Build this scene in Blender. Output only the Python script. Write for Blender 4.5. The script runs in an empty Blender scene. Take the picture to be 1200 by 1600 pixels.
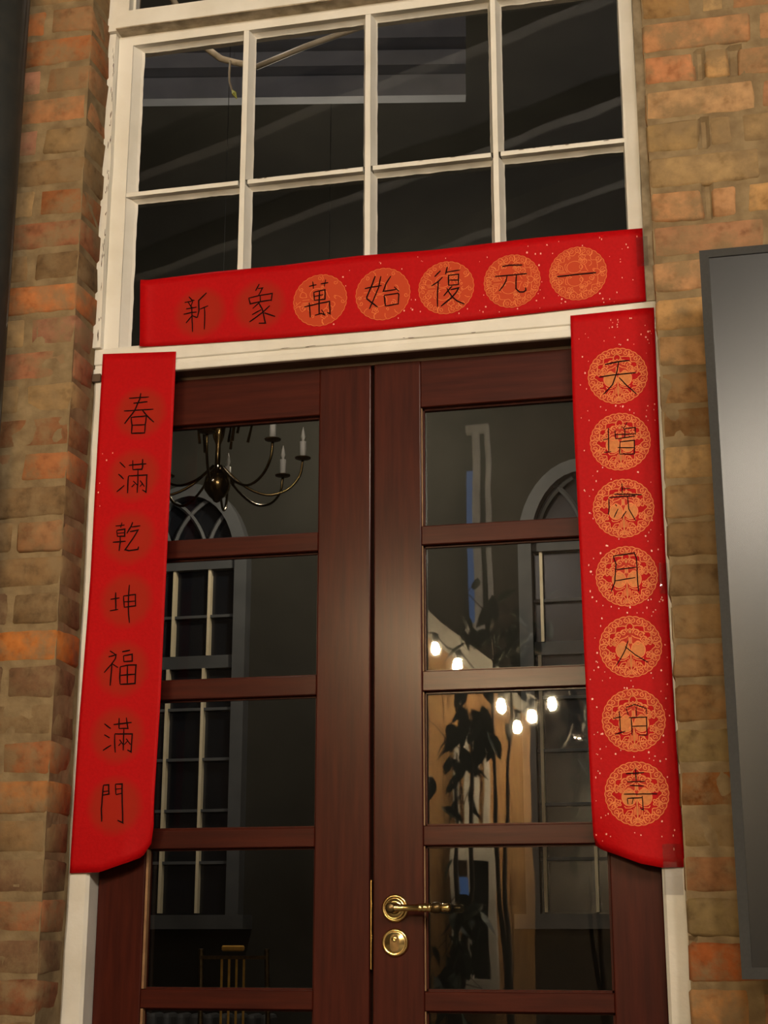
import bpy, bmesh, math, random
from mathutils import Matrix, Vector, noise

random.seed(7)
SC = bpy.context.scene
COL = SC.collection

# ------------------------------------------------------------------ camera
cam_data = bpy.data.cameras.new('camera')
cam_data.sensor_fit = 'HORIZONTAL'
cam_data.sensor_width = 36.0
cam_data.lens = 2402.57 / 1200.0 * 36.0
cam_data.clip_start = 0.05
cam = bpy.data.objects.new('camera', cam_data)
COL.objects.link(cam)
RIGHT = Vector((0.9746000, 0.2239525, 0.0002289))
UP = Vector((0.0592052, -0.2586355, 0.9641589))
FWD = Vector((-0.2159850, 0.9396558, 0.2653253))
m = Matrix.Identity(4)
for i in range(3):
    m[i][0], m[i][1], m[i][2] = RIGHT[i], UP[i], -FWD[i]
m[0][3], m[1][3], m[2][3] = 0.69485, -2.90915, 1.0
cam.matrix_world = m
SC.camera = cam

# ------------------------------------------------------------------ world and exposure
world = bpy.data.worlds.new('night')
SC.world = world
world.use_nodes = True
bg = world.node_tree.nodes['Background']
bg.inputs[0].default_value = (0.62, 0.72, 1.0, 1)
bg.inputs[1].default_value = 0.012
SC.view_settings.view_transform = 'Standard'
SC.view_settings.look = 'None'
SC.view_settings.exposure = 0.0
SC.view_settings.gamma = 1.0
SC.view_settings.use_curve_mapping = False
# lamp strengths (each lamp's light is made in its own builder below)
L_GLOBE = 115.0      # radiance of the frosted globes, the courtyard's main light
L_BULB = 1300.0       # each festoon bulb
L_HALL_FILL = 190.0       # added unseen globe that brightens the hall
SC.cycles.max_bounces = 6
SC.cycles.diffuse_bounces = 3
SC.cycles.glossy_bounces = 3
SC.cycles.transparent_max_bounces = 12
SC.cycles.use_adaptive_sampling = True
SC.cycles.adaptive_threshold = 0.02
SC.cycles.caustics_reflective = False
SC.cycles.caustics_refractive = False

# ------------------------------------------------------------------ helpers
def srgb(r, g, b):
    f = lambda c: ((c / 255.0 + 0.055) / 1.055) ** 2.4 if c > 10.3 else c / 255.0 / 12.92
    return (f(r), f(g), f(b))

def link(o, parent=None):
    COL.objects.link(o)
    if parent is not None:
        o.parent = parent
    return o

def wloc(o):
    p = Vector((0, 0, 0))
    while o is not None:
        p += o.location
        o = o.parent
    return p

def tag(o, label=None, cat=None, group=None, kind=None):
    if label: o['label'] = label
    if cat: o['category'] = cat
    if group: o['group'] = group
    if kind: o['kind'] = kind
    return o

def thing(name, loc, label=None, cat=None, group=None, kind=None):
    o = bpy.data.objects.new(name, None)
    o.empty_display_size = 0.05
    o.location = loc
    link(o)
    return tag(o, label, cat, group, kind)

class MB:
    """Collects simple solids in world coordinates, then links them as one mesh object."""
    def __init__(self):
        self.v = []; self.f = []
    def add(self, vs, fs):
        n = len(self.v)
        self.v += [tuple(p) for p in vs]
        self.f += [tuple(i + n for i in f) for f in fs]
        return self
    def box(self, x0, x1, y0, y1, z0, z1):
        return self.add([(x0,y0,z0),(x1,y0,z0),(x1,y1,z0),(x0,y1,z0),(x0,y0,z1),(x1,y0,z1),(x1,y1,z1),(x0,y1,z1)],
                        [(0,3,2,1),(4,5,6,7),(0,1,5,4),(1,2,6,5),(2,3,7,6),(3,0,4,7)])
    def obox(self, a, b, w, h, up=(0,0,1)):
        """bar from a to b, w across, h along up"""
        a = Vector(a); b = Vector(b); d = (b - a).normalized(); u = Vector(up)
        s = d.cross(u).normalized() * (w / 2); t = s.cross(d).normalized() * (h / 2)
        vs = [a-s-t, a+s-t, a+s+t, a-s+t, b-s-t, b+s-t, b+s+t, b-s+t]
        return self.add(vs, [(0,1,2,3),(7,6,5,4),(0,4,5,1),(1,5,6,2),(2,6,7,3),(3,7,4,0)])
    def tube(self, pts, r, n=8, cap=True):
        pts = [Vector(p) for p in pts]
        rs = r if isinstance(r, (list, tuple)) else [r] * len(pts)
        rings = []; prev = None
        for i, p in enumerate(pts):
            d = (pts[min(i+1, len(pts)-1)] - pts[max(i-1, 0)]).normalized()
            if prev is None:
                s = d.orthogonal().normalized()
            else:
                s = (prev - d * prev.dot(d)).normalized()
            prev = s; t = d.cross(s)
            rings.append([p + (s * math.cos(2*math.pi*k/n) + t * math.sin(2*math.pi*k/n)) * rs[i] for k in range(n)])
        vs = [q for ring in rings for q in ring]; fs = []
        for i in range(len(pts) - 1):
            for k in range(n):
                a = i*n + k; b = i*n + (k+1) % n
                fs.append((a, b, b + n, a + n))
        if cap:
            fs.append(tuple(reversed(range(n)))); fs.append(tuple(range((len(pts)-1)*n, len(pts)*n)))
        return self.add(vs, fs)
    def lathe(self, prof, origin, axis='z', n=20):
        """prof: list of (radius, height) along axis"""
        o = Vector(origin)
        A = {'z': (Vector((1,0,0)), Vector((0,1,0)), Vector((0,0,1))), 'y-': (Vector((1,0,0)), Vector((0,0,1)), Vector((0,-1,0))),
             'x': (Vector((0,1,0)), Vector((0,0,1)), Vector((1,0,0)))}[axis]
        vs = []; fs = []
        for (r, h) in prof:
            for k in range(n):
                a = 2*math.pi*k/n
                vs.append(o + (A[0]*math.cos(a) + A[1]*math.sin(a)) * max(r, 1e-5) + A[2]*h)
        for i in range(len(prof) - 1):
            for k in range(n):
                a = i*n + k; b = i*n + (k+1) % n
                fs.append((a, b, b+n, a+n))
        fs.append(tuple(reversed(range(n)))); fs.append(tuple(range((len(prof)-1)*n, len(prof)*n)))
        return self.add(vs, fs)
    def prism(self, poly, y0, y1):
        """poly in (x, z), extruded from y0 (front) to y1"""
        n = len(poly)
        vs = [(x, y0, z) for x, z in poly] + [(x, y1, z) for x, z in poly]
        fs = [tuple(range(n)), tuple(reversed(range(n, 2*n)))]
        for i in range(n):
            j = (i+1) % n
            fs.append((j, i, i+n, j+n))
        return self.add(vs, fs)
    def strip(self, pts, w, yfun, off, taper=False):
        """flat ribbon along (x, z) points lying on the surface y = yfun(x, z) - off"""
        P = [Vector((p[0], p[1])) for p in pts]
        L = []; R_ = []
        for i, p in enumerate(P):
            d0 = (P[i] - P[i-1]).normalized() if i > 0 else None
            d1 = (P[i+1] - P[i]).normalized() if i < len(P)-1 else None
            d = ((d0 or d1) + (d1 or d0))
            d = d.normalized() if d.length > 1e-6 else (d0 or d1)
            nrm = Vector((-d.y, d.x))
            k = 1.0
            if d0 and d1:
                k = 1.0 / max(0.5, abs(nrm.dot(Vector((-d0.y, d0.x)))))
            ww = w / 2 * k * (0.72 if taper and i in (0, len(P)-1) else 1.0)
            L.append(p + nrm * ww); R_.append(p - nrm * ww)
        vs = []; fs = []
        for a, b in zip(L, R_):
            vs.append((a.x, yfun(a.x, a.y) - off, a.y)); vs.append((b.x, yfun(b.x, b.y) - off, b.y))
        for i in range(len(P)-1):
            fs.append((2*i, 2*i+1, 2*i+3, 2*i+2))
        return self.add(vs, fs)
    def build(self, name, mat, parent=None, smooth=False, bevel=0.0, seg=1, jitter=0.0):
        me = bpy.data.meshes.new(name)
        org = wloc(parent) if parent is not None else Vector((0, 0, 0))
        me.from_pydata([tuple(Vector(p) - org) for p in self.v], [], self.f)
        bm = bmesh.new(); bm.from_mesh(me)
        bmesh.ops.remove_doubles(bm, verts=bm.verts, dist=1e-6)
        bmesh.ops.recalc_face_normals(bm, faces=bm.faces)
        if bevel:
            es = [e for e in bm.edges if len(e.link_faces) == 2 and e.calc_face_angle(0) > 0.5]
            bmesh.ops.bevel(bm, geom=es, offset=bevel, segments=seg, affect='EDGES', profile=0.5, clamp_overlap=True)
        if jitter:
            for v in bm.verts:
                v.co += Vector((random.uniform(-1,1), random.uniform(-1,1), random.uniform(-1,1))) * jitter
        bm.to_mesh(me); bm.free()
        if smooth:
            for p in me.polygons: p.use_smooth = True
        me.materials.append(mat)
        o = bpy.data.objects.new(name, me)
        return link(o, parent)

def copy_tree(o, parent=None):
    c = o.copy(); link(c, parent)
    for ch in list(o.children): copy_tree(ch, c)
    return c

# ------------------------------------------------------------------ materials
def new_mat(name):
    ma = bpy.data.materials.new(name); ma.use_nodes = True
    nt = ma.node_tree
    return ma, nt, nt.nodes['Principled BSDF']

def N(nt, typ, **kw):
    n = nt.nodes.new(typ)
    for k, v in kw.items():
        if k.startswith('i_'):
            n.inputs[k[2:].replace('_', ' ')].default_value = v
        else:
            setattr(n, k, v)
    return n

def ramp(nt, fac, stops):
    r = N(nt, 'ShaderNodeValToRGB')
    e = r.color_ramp.elements
    e[0].position, e[0].color = stops[0][0], (*stops[0][1], 1)
    e[1].position, e[1].color = stops[-1][0], (*stops[-1][1], 1)
    for p, c in stops[1:-1]:
        x = e.new(p); x.color = (*c, 1)
    nt.links.new(fac, r.inputs[0])
    return r.outputs[0]

def mat(name, c0, c1=None, scale=20.0, rough=0.5, metal=0.0, bump=0.0, bscale=None, stretch=(1,1,1), coat=0.0, spec=0.5, detail=4.0, lo=0.35, hi=0.65, crough=0.1):
    ma, nt, b = new_mat(name)
    tc = N(nt, 'ShaderNodeTexCoord'); mp = N(nt, 'ShaderNodeMapping')
    mp.inputs['Scale'].default_value = stretch
    geo = N(nt, 'ShaderNodeNewGeometry')
    nt.links.new(geo.outputs['Position'], mp.inputs['Vector'])
    no = N(nt, 'ShaderNodeTexNoise'); no.inputs['Scale'].default_value = scale; no.inputs['Detail'].default_value = detail
    nt.links.new(mp.outputs[0], no.inputs['Vector'])
    if c1 is None: c1 = tuple(c * 0.85 for c in c0)
    nt.links.new(ramp(nt, no.outputs['Fac'], [(lo, c1), (hi, c0)]), b.inputs['Base Color'])
    b.inputs['Roughness'].default_value = rough; b.inputs['Metallic'].default_value = metal
    b.inputs['Specular IOR Level'].default_value = spec
    b.inputs['Coat Weight'].default_value = coat; b.inputs['Coat Roughness'].default_value = crough
    if bump:
        nb = N(nt, 'ShaderNodeTexNoise'); nb.inputs['Scale'].default_value = bscale or scale * 3; nb.inputs['Detail'].default_value = 5
        nt.links.new(mp.outputs[0], nb.inputs['Vector'])
        bp = N(nt, 'ShaderNodeBump'); bp.inputs['Strength'].default_value = bump; bp.inputs['Distance'].default_value = 0.004
        nt.links.new(nb.outputs['Fac'], bp.inputs['Height']); nt.links.new(bp.outputs[0], b.inputs['Normal'])
    return ma

def emit(name, col, strength):
    ma = bpy.data.materials.new(name); ma.use_nodes = True; nt = ma.node_tree; nt.nodes.clear()
    e = N(nt, 'ShaderNodeEmission'); e.inputs[0].default_value = (*col, 1); e.inputs[1].default_value = strength
    o = N(nt, 'ShaderNodeOutputMaterial'); nt.links.new(e.outputs[0], o.inputs[0])
    return ma

def brick_mat():
    ma, nt, b = new_mat('old_brick')
    oi = N(nt, 'ShaderNodeObjectInfo'); geo = N(nt, 'ShaderNodeNewGeometry')
    n1 = N(nt, 'ShaderNodeTexNoise'); n1.inputs['Scale'].default_value = 42; n1.inputs['Detail'].default_value = 6
    n2 = N(nt, 'ShaderNodeTexNoise'); n2.inputs['Scale'].default_value = 15; n2.inputs['Detail'].default_value = 8; n2.inputs['Roughness'].default_value = 0.65
    n3 = N(nt, 'ShaderNodeTexNoise'); n3.inputs['Scale'].default_value = 110; n3.inputs['Detail'].default_value = 4
    for n in (n1, n2, n3): nt.links.new(geo.outputs['Position'], n.inputs['Vector'])
    mul = N(nt, 'ShaderNodeMix', data_type='RGBA', blend_type='MULTIPLY'); mul.inputs[0].default_value = 1.0
    nt.links.new(oi.outputs['Color'], mul.inputs[6])
    nt.links.new(ramp(nt, n1.outputs['Fac'], [(0.28, (0.60, 0.58, 0.56)), (0.46, (0.95, 0.95, 0.95)), (0.72, (1.2, 1.19, 1.17))]), mul.inputs[7])
    # lime smears left on the brick faces
    mx = N(nt, 'ShaderNodeMix', data_type='RGBA'); mx.inputs[7].default_value = (0.235, 0.160, 0.085, 1)
    sm = ramp(nt, n2.outputs['Fac'], [(0.44, (0, 0, 0)), (0.62, (0.85, 0.85, 0.85))])
    nt.links.new(sm, mx.inputs[0]); nt.links.new(mul.outputs[2], mx.inputs[6])
    nt.links.new(mx.outputs[2], b.inputs['Base Color'])
    b.inputs['Roughness'].default_value = 0.9; b.inputs['Specular IOR Level'].default_value = 0.15
    ad = N(nt, 'ShaderNodeMath', operation='MULTIPLY_ADD'); ad.inputs[1].default_value = 0.4
    nt.links.new(n3.outputs['Fac'], ad.inputs[0]); nt.links.new(n1.outputs['Fac'], ad.inputs[2])
    bp = N(nt, 'ShaderNodeBump'); bp.inputs['Strength'].default_value = 0.35; bp.inputs['Distance'].default_value = 0.006
    nt.links.new(ad.outputs[0], bp.inputs['Height']); nt.links.new(bp.outputs[0], b.inputs['Normal'])
    return ma

def glass_mat(name, tint=(1, 1, 1), base=0.045):
    """clear pane: transmits straight through, reflects by angle of incidence at each surface"""
    ma = bpy.data.materials.new(name); ma.use_nodes = True; nt = ma.node_tree; nt.nodes.clear()
    tr = N(nt, 'ShaderNodeBsdfTransparent'); tr.inputs[0].default_value = (*tint, 1)
    gl = N(nt, 'ShaderNodeBsdfGlossy'); gl.inputs['Roughness'].default_value = 0.012
    lw = N(nt, 'ShaderNodeLayerWeight'); lw.inputs[0].default_value = 0.5
    pw = N(nt, 'ShaderNodeMath', operation='POWER'); pw.inputs[1].default_value = 5.0
    nt.links.new(lw.outputs['Facing'], pw.inputs[0])
    ma_ = N(nt, 'ShaderNodeMath', operation='MULTIPLY_ADD'); ma_.inputs[1].default_value = 0.9; ma_.inputs[2].default_value = base
    nt.links.new(pw.outputs[0], ma_.inputs[0])
    geo = N(nt, 'ShaderNodeNewGeometry')
    nb = N(nt, 'ShaderNodeTexNoise'); nb.inputs['Scale'].default_value = 5.0; nb.inputs['Detail'].default_value = 1.0
    nt.links.new(geo.outputs['Position'], nb.inputs['Vector'])
    bp = N(nt, 'ShaderNodeBump'); bp.inputs['Strength'].default_value = 0.035; bp.inputs['Distance'].default_value = 0.01
    nt.links.new(nb.outputs['Fac'], bp.inputs['Height']); nt.links.new(bp.outputs[0], gl.inputs['Normal'])
    mx = N(nt, 'ShaderNodeMixShader'); nt.links.new(ma_.outputs[0], mx.inputs[0])
    nt.links.new(tr.outputs[0], mx.inputs[1]); nt.links.new(gl.outputs[0], mx.inputs[2])
    o = N(nt, 'ShaderNodeOutputMaterial'); nt.links.new(mx.outputs[0], o.inputs[0])
    return ma

M = {}
M['brick'] = brick_mat()
M['mortar'] = mat('lime_mortar', (0.27, 0.195, 0.108), (0.185, 0.128, 0.07), scale=26, rough=0.95, bump=0.6, bscale=70, spec=0.1)
M['white'] = mat('old_white_paint', (0.78, 0.75, 0.69), (0.68, 0.645, 0.57), scale=9, rough=0.42, bump=0.25, bscale=60, lo=0.3, hi=0.6)
M['greybrown'] = mat('greybrown_paint', (0.48, 0.40, 0.29), (0.25, 0.20, 0.13), scale=30, rough=0.7, bump=0.3)
M['soffit'] = mat('brown_painted_soffit', (0.10, 0.06, 0.035), (0.07, 0.04, 0.022), scale=20, rough=0.6)
M['wood'] = mat('varnished_mahogany', (0.060, 0.0085, 0.0038), (0.033, 0.0042, 0.002), scale=14, rough=0.5, spec=0.1, stretch=(7, 7, 0.5), coat=0.22, crough=0.2, bump=0.06, bscale=40, lo=0.3, hi=0.7)
M['woodh'] = mat('varnished_mahogany_rail', (0.060, 0.0085, 0.0038), (0.033, 0.0042, 0.002), scale=14, rough=0.5, spec=0.1, stretch=(0.5, 7, 7), coat=0.22, crough=0.2, bump=0.06, bscale=40, lo=0.3, hi=0.7)
M['bead'] = mat('lit_wooden_bead', (0.30, 0.17, 0.08), (0.22, 0.11, 0.05), scale=30, rough=0.5)
M['glass'] = glass_mat('window_glass')
M['brass'] = mat('polished_brass', (0.83, 0.62, 0.27), (0.70, 0.50, 0.20), scale=60, rough=0.2, metal=1.0)
M['brassdark'] = mat('tarnished_brass', (0.20, 0.13, 0.06), (0.12, 0.08, 0.035), scale=60, rough=0.35, metal=0.9)
M['red'] = mat('red_rice_paper', (0.46, 0.0022, 0.0045), (0.41, 0.0018, 0.0035), scale=160, rough=0.6, bump=0.10, bscale=260, spec=0.12)
M['ink'] = mat('black_ink', (0.008, 0.003, 0.003), (0.014, 0.003, 0.003), scale=200, rough=0.6, spec=0.05)
M['gold'] = mat('gold_print', (0.78, 0.22, 0.060), (0.68, 0.16, 0.042), scale=120, rough=0.5, spec=0.2)
M['gold2'] = mat('dull_gold_print', (0.62, 0.21, 0.05), (0.54, 0.15, 0.035), scale=160, rough=0.5, spec=0.2)
M['orange'] = mat('orange_print', (0.47, 0.040, 0.015), (0.45, 0.018, 0.009), scale=150, rough=0.55, spec=0.12)
M['fleck'] = mat('gold_fleck', (0.95, 0.45, 0.32), (0.85, 0.30, 0.22), scale=300, rough=0.35)
M['black'] = mat('black_iron', (0.012, 0.014, 0.014), (0.02, 0.02, 0.018), scale=30, rough=0.55, bump=0.1)
M['bezel'] = mat('grey_black_plastic', (0.040, 0.040, 0.040), (0.034, 0.034, 0.034), scale=200, rough=0.6, spec=0.15)
M['screen'] = mat('display_screen', (0.012, 0.013, 0.015), (0.012, 0.013, 0.015), scale=10, rough=0.26, spec=0.5)
STROKES = {
 'B': [
  [[(-4041,23278),(-3971,23191),(-3910,23179)],[(-4134,23151),(-4007,23163),(-3923,23184)],[(-4055,23149),(-3978,23031),(-3956,22917)],[(-3952,23164),(-3985,23056)],[(-4092,22998),(-3856,23019)],[(-4148,22880),(-3985,22902),(-3852,22905)],[(-3966,23042),(-3956,22819),(-3931,22454)],[(-3953,22831),(-4086,22671)],[(-3953,22831),(-3860,22779),(-3824,22784)],[(-3643,23333),(-3819,23164),(-3799,22940),(-3830,22785)],[(-3782,22963),(-3597,23025)],[(-3680,22996),(-3665,22792),(-3667,22486)]],
  [[(-2457,23414),(-2537,23268)],[(-2485,23312),(-2384,23315),(-2469,23151)],[(-2688,23111),(-2469,23147),(-2161,23170),(-2181,22995)],[(-2688,23111),(-2649,22978),(-2430,23006),(-2182,23019)],[(-2434,23154),(-2424,23006),(-2593,22863)],[(-2453,22972),(-2379,22830),(-2353,22730),(-2301,22501),(-2449,22514)],[(-2396,22820),(-2602,22723)],[(-2209,22894),(-2365,22756),(-2657,22564)],[(-2330,22740),(-2085,22632)]],
  [[(-1349,23250),(-1186,23271)],[(-1271,23353),(-1252,23186)],[(-1092,23280),(-929,23294)],[(-986,23367),(-1016,23211)],[(-1242,23106),(-1228,22910)],[(-1242,23106),(-997,23137),(-995,22924),(-1228,22916)],[(-1223,23006),(-1037,23031)],[(-1120,23130),(-1122,22857),(-1119,22603)],[(-1448,22785),(-1122,22839),(-896,22860),(-881,22581),(-951,22617)],[(-1338,22878),(-1311,22536)],[(-1212,22575),(-1073,22605),(-985,22554)],[(-1068,22689),(-991,22555)]],
  [[(90,23345),(5,23111),(-93,22891),(-87,22843),(143,22634)],[(211,23333),(160,23072),(28,22759),(-34,22609)],[(-134,23082),(228,23119)],[(423,23312),(320,23153),(263,22983),(537,22999)],[(497,23063),(594,22951)],[(280,22885),(309,22643)],[(280,22891),(571,22911),(594,22885),(582,22659)],[(309,22649),(582,22671)]],
  [[(1481,23332),(1356,23206)],[(1525,23178),(1434,23091),(1286,23003)],[(1434,23085),(1415,22829),(1412,22526)],[(1629,23401),(1588,23237)],[(1611,23283),(1892,23303)],[(1649,23219),(1652,22973)],[(1649,23207),(1863,23210),(1854,22977)],[(1670,23097),(1850,23079)],[(1652,22979),(1871,22982)],[(1725,22960),(1680,22911),(1543,22757)],[(1690,22880),(1859,22905),(1813,22815),(1700,22695),(1485,22531)],[(1612,22924),(1711,22729),(1811,22625),(1977,22532)]],
  [[(2779,23285),(2924,23300),(3199,23278)],[(2625,23080),(2886,23077),(3283,23079)],[(2874,23073),(2850,22950),(2781,22839),(2702,22746)],[(3068,23071),(3053,22907),(3055,22759),(3119,22688),(3207,22679),(3257,22710),(3251,22775)]],
  [[(3903,22946),(4175,22954),(4435,22958),(4694,22961)]],
 ],
 'L': [
  [[(-5308,21057),(-4860,21052)],[(-5205,20935),(-4885,20946)],[(-5415,20777),(-4745,20767)],[(-5045,21151),(-5064,21020),(-5173,20764),(-5383,20487)],[(-4992,20762),(-4890,20635),(-4721,20473)],[(-5245,20620),(-5212,20432),(-5215,20254)],[(-5245,20620),(-4895,20629),(-4916,20410),(-4921,20244)],[(-5206,20438),(-4923,20434)],[(-5216,20260),(-4915,20249)]],
  [[(-5445,19636),(-5318,19504)],[(-5462,19373),(-5342,19253)],[(-5318,19117),(-5484,18982)],[(-5237,19551),(-4849,19560)],[(-5155,19657),(-5146,19451)],[(-4937,19666),(-4929,19501),(-4945,19443),(-5146,19448)],[(-5028,19443),(-5020,19214),(-5023,18935)],[(-5237,19317),(-5241,19135),(-5237,18937)],[(-5237,19317),(-4826,19312),(-4822,19085),(-4827,18934),(-4913,18992)],[(-5124,19198),(-5025,19098)],[(-5091,19126),(-5154,19065)],[(-4970,19199),(-4868,19058)],[(-4924,19115),(-4969,19065)]],
  [[(-5472,18239),(-5270,18250)],[(-5335,18305),(-5357,18197)],[(-5443,18139),(-5419,18011)],[(-5443,18145),(-5260,18163),(-5259,18008),(-5419,18011)],[(-5416,18080),(-5274,18083)],[(-5359,18008),(-5353,17881),(-5368,17699)],[(-5519,17891),(-5230,17897)],[(-5095,18303),(-5126,18213),(-5214,18063)],[(-5114,18200),(-4919,18212)],[(-5144,18099),(-4968,18123),(-5045,17990),(-5233,17715),(-5149,17693),(-4950,17710),(-4940,17767)]],
  [[(-5512,16681),(-5313,16700)],[(-5404,16822),(-5383,16457)],[(-5517,16438),(-5331,16460)],[(-5227,16735),(-5198,16493)],[(-5227,16735),(-4965,16756),(-4954,16515),(-5198,16498)],[(-5209,16611),(-4970,16616)],[(-5109,16965),(-5116,16747),(-5107,16433),(-5071,16164)]],
  [[(-5469,15605),(-5336,15517)],[(-5497,15479),(-5336,15517),(-5344,15435),(-5431,15317),(-5574,15158)],[(-5413,15317),(-5420,15109),(-5430,14885)],[(-5408,15328),(-5277,15251)],[(-5200,15572),(-5033,15599)],[(-5173,15489),(-5155,15367)],[(-5173,15489),(-4983,15514),(-4976,15371),(-5155,15367)],[(-5231,15266),(-5232,15047),(-5214,14905)],[(-5231,15266),(-5082,15293),(-4886,15291),(-4894,15090),(-4891,14910),(-5214,14905)],[(-5076,15282),(-5059,14921)],[(-5211,15090),(-4900,15101)]],
  [[(-5514,14114),(-5371,14013)],[(-5502,13893),(-5384,13826)],[(-5342,13681),(-5515,13578)],[(-5312,14092),(-4930,14124)],[(-5203,14218),(-5193,14008)],[(-5049,14224),(-5004,14008),(-5193,14008)],[(-5090,14005),(-5080,13567)],[(-5279,13898),(-5272,13753),(-5249,13529)],[(-5279,13903),(-4907,13893),(-4909,13690),(-4913,13531),(-4995,13576)],[(-5170,13788),(-5097,13690)],[(-5133,13718),(-5187,13661)],[(-5028,13800),(-4932,13680)],[(-4992,13757),(-5063,13684)]],
  [[(-5467,12889),(-5474,12689),(-5483,12427),(-5464,12171)],[(-5467,12889),(-5354,12891),(-5339,12707),(-5468,12689)],[(-5461,12762),(-5348,12770)],[(-5212,12899),(-5191,12699)],[(-5212,12899),(-5070,12901),(-5058,12650),(-5017,12139),(-5132,12192)],[(-5196,12804),(-5072,12812)],[(-5191,12694),(-5067,12718)]],
 ],
 'R': [
  [[(4794,20965),(5086,21002),(5282,21004)],[(5074,20997),(5005,20717),(4928,20526),(4747,20337)],[(4674,20708),(5005,20730),(5398,20740)],[(5061,20663),(5225,20464),(5390,20291)]],
  [[(4700,19386),(4804,19403)],[(4813,19627),(4800,19143)],[(4714,19131),(4851,19134)],[(5077,19643),(5131,19567)],[(5183,19720),(5121,19604)],[(4937,19569),(4947,19386)],[(5132,19591),(5338,19600),(5332,19455)],[(4945,19483),(5321,19468)],[(4953,19392),(5319,19420)],[(5132,19591),(5124,19398)],[(5030,19320),(5009,19080)],[(5018,19321),(5309,19336),(5298,19060)],[(4980,19209),(5297,19186)],[(5008,19074),(5303,19059)]],
  [[(5031,18474),(5029,18284)],[(4870,18270),(5399,18225)],[(5044,18366),(5180,18369)],[(4770,18182),(4761,17934),(4741,17864)],[(4771,18205),(5060,18211),(5285,18208)],[(4885,18068),(4917,18019)],[(4937,17970),(4852,17799)],[(5128,18218),(5140,17958),(5264,17715)],[(5093,17913),(4997,17778)]],
  [[(4808,17029),(4852,16870),(4816,16525),(4742,16345)],[(4808,17035),(5207,17077),(5246,16964),(5249,16503),(5263,16319)],[(4848,16766),(5228,16792)],[(4828,16548),(5208,16592)]],
  [[(5020,15377),(4970,15222),(4863,15036),(4782,14916)],[(4961,15267),(5141,15103),(5374,14949)]],
  [[(4681,13911),(4846,13939)],[(4801,14045),(4813,13661)],[(4703,13615),(4900,13669)],[(4929,14107),(5073,14157)],[(5073,14168),(5308,14084)],[(4929,14096),(4967,13974)],[(5308,14084),(5303,13974)],[(4976,13919),(5301,13920),(5297,13582)],[(5019,13917),(5022,13589)],[(5023,13758),(5294,13756)],[(5146,13586),(5297,13587)],[(5114,14112),(5118,13958)]],
  [[(4873,12884),(5207,12898)],[(5059,12966),(5061,12751)],[(4899,12733),(5221,12737)],[(4939,12668),(5196,12652)],[(4825,12510),(5434,12503)],[(4887,12434),(5165,12439)],[(4886,12423),(4893,12327)],[(4994,12432),(4968,12326)],[(5156,12471),(5166,12216),(5114,12249)]],
 ],
}
MEDALS = {
 'B': [(-0.378, 2.2885), (-0.2446, 2.2921), (-0.1106, 2.291), (0.0251, 2.2924), (0.1598, 2.2937), (0.2974, 2.2944), (0.4325, 2.2979)],
 'L': [(-0.504, 2.0706), (-0.512, 1.9319), (-0.5158, 1.7973), (-0.5165, 1.6641), (-0.5194, 1.5221), (-0.5225, 1.3872), (-0.521, 1.2477)],
 'R': [(0.5036, 2.0706), (0.5031, 1.9332), (0.5038, 1.7977), (0.5044, 1.6629), (0.506, 1.5263), (0.5061, 1.3872), (0.5061, 1.2516)],
}
def soft_disc_mat(name, centre, edge, power):
    ma, nt, b = new_mat(name)
    tc = N(nt, 'ShaderNodeTexCoord'); mp = N(nt, 'ShaderNodeMapping'); mp.inputs['Scale'].default_value = (16.0, 1.0, 16.0)
    nt.links.new(tc.outputs['Object'], mp.inputs['Vector'])
    g = N(nt, 'ShaderNodeTexGradient', gradient_type='SPHERICAL'); nt.links.new(mp.outputs[0], g.inputs['Vector'])
    no = N(nt, 'ShaderNodeTexNoise'); no.inputs['Scale'].default_value = 90; no.inputs['Detail'].default_value = 5
    nt.links.new(tc.outputs['Object'], no.inputs['Vector'])
    ad = N(nt, 'ShaderNodeMath', operation='MULTIPLY_ADD'); ad.inputs[1].default_value = 0.22
    nt.links.new(no.outputs['Fac'], ad.inputs[0]); nt.links.new(g.outputs['Fac'], ad.inputs[2])
    nt.links.new(ramp(nt, ad.outputs[0], [(0.10, edge), (power, centre), (1.0, centre)]), b.inputs['Base Color'])
    b.inputs['Roughness'].default_value = 0.6; b.inputs['Specular IOR Level'].default_value = 0.12
    return ma
M['faded'] = soft_disc_mat('faded_orange_print', (0.345, 0.0155, 0.006), (0.435, 0.0022, 0.0042), 0.42)
M['faded2'] = soft_disc_mat('worn_orange_print', (0.50, 0.055, 0.017), (0.47, 0.012, 0.008), 0.16)
M['tape'] = glass_mat('clear_tape', (0.86, 0.86, 0.88), 0.10)
M['cornice'] = mat('cornice_plaster', (0.30, 0.32, 0.37), (0.24, 0.26, 0.30), scale=6, rough=0.7)
M['oldbrass'] = mat('old_brass', (0.26, 0.18, 0.08), (0.16, 0.11, 0.045), scale=40, rough=0.22, metal=1.0)
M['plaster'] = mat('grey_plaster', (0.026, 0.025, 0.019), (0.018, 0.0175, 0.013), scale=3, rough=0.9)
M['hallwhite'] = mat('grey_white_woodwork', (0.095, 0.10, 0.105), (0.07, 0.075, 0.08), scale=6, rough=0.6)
M['cream'] = mat('cream_paint', (0.86, 0.76, 0.55), (0.80, 0.68, 0.46), scale=12, rough=0.45)
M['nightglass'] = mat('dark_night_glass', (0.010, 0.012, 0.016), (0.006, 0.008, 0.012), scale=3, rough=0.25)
M['dark'] = mat('dark_floorboards', (0.05, 0.035, 0.025), (0.03, 0.02, 0.015), scale=12, rough=0.5)
M['candle'] = mat('candle_sleeve', (0.78, 0.76, 0.70), (0.70, 0.68, 0.62), scale=20, rough=0.6)
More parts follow.
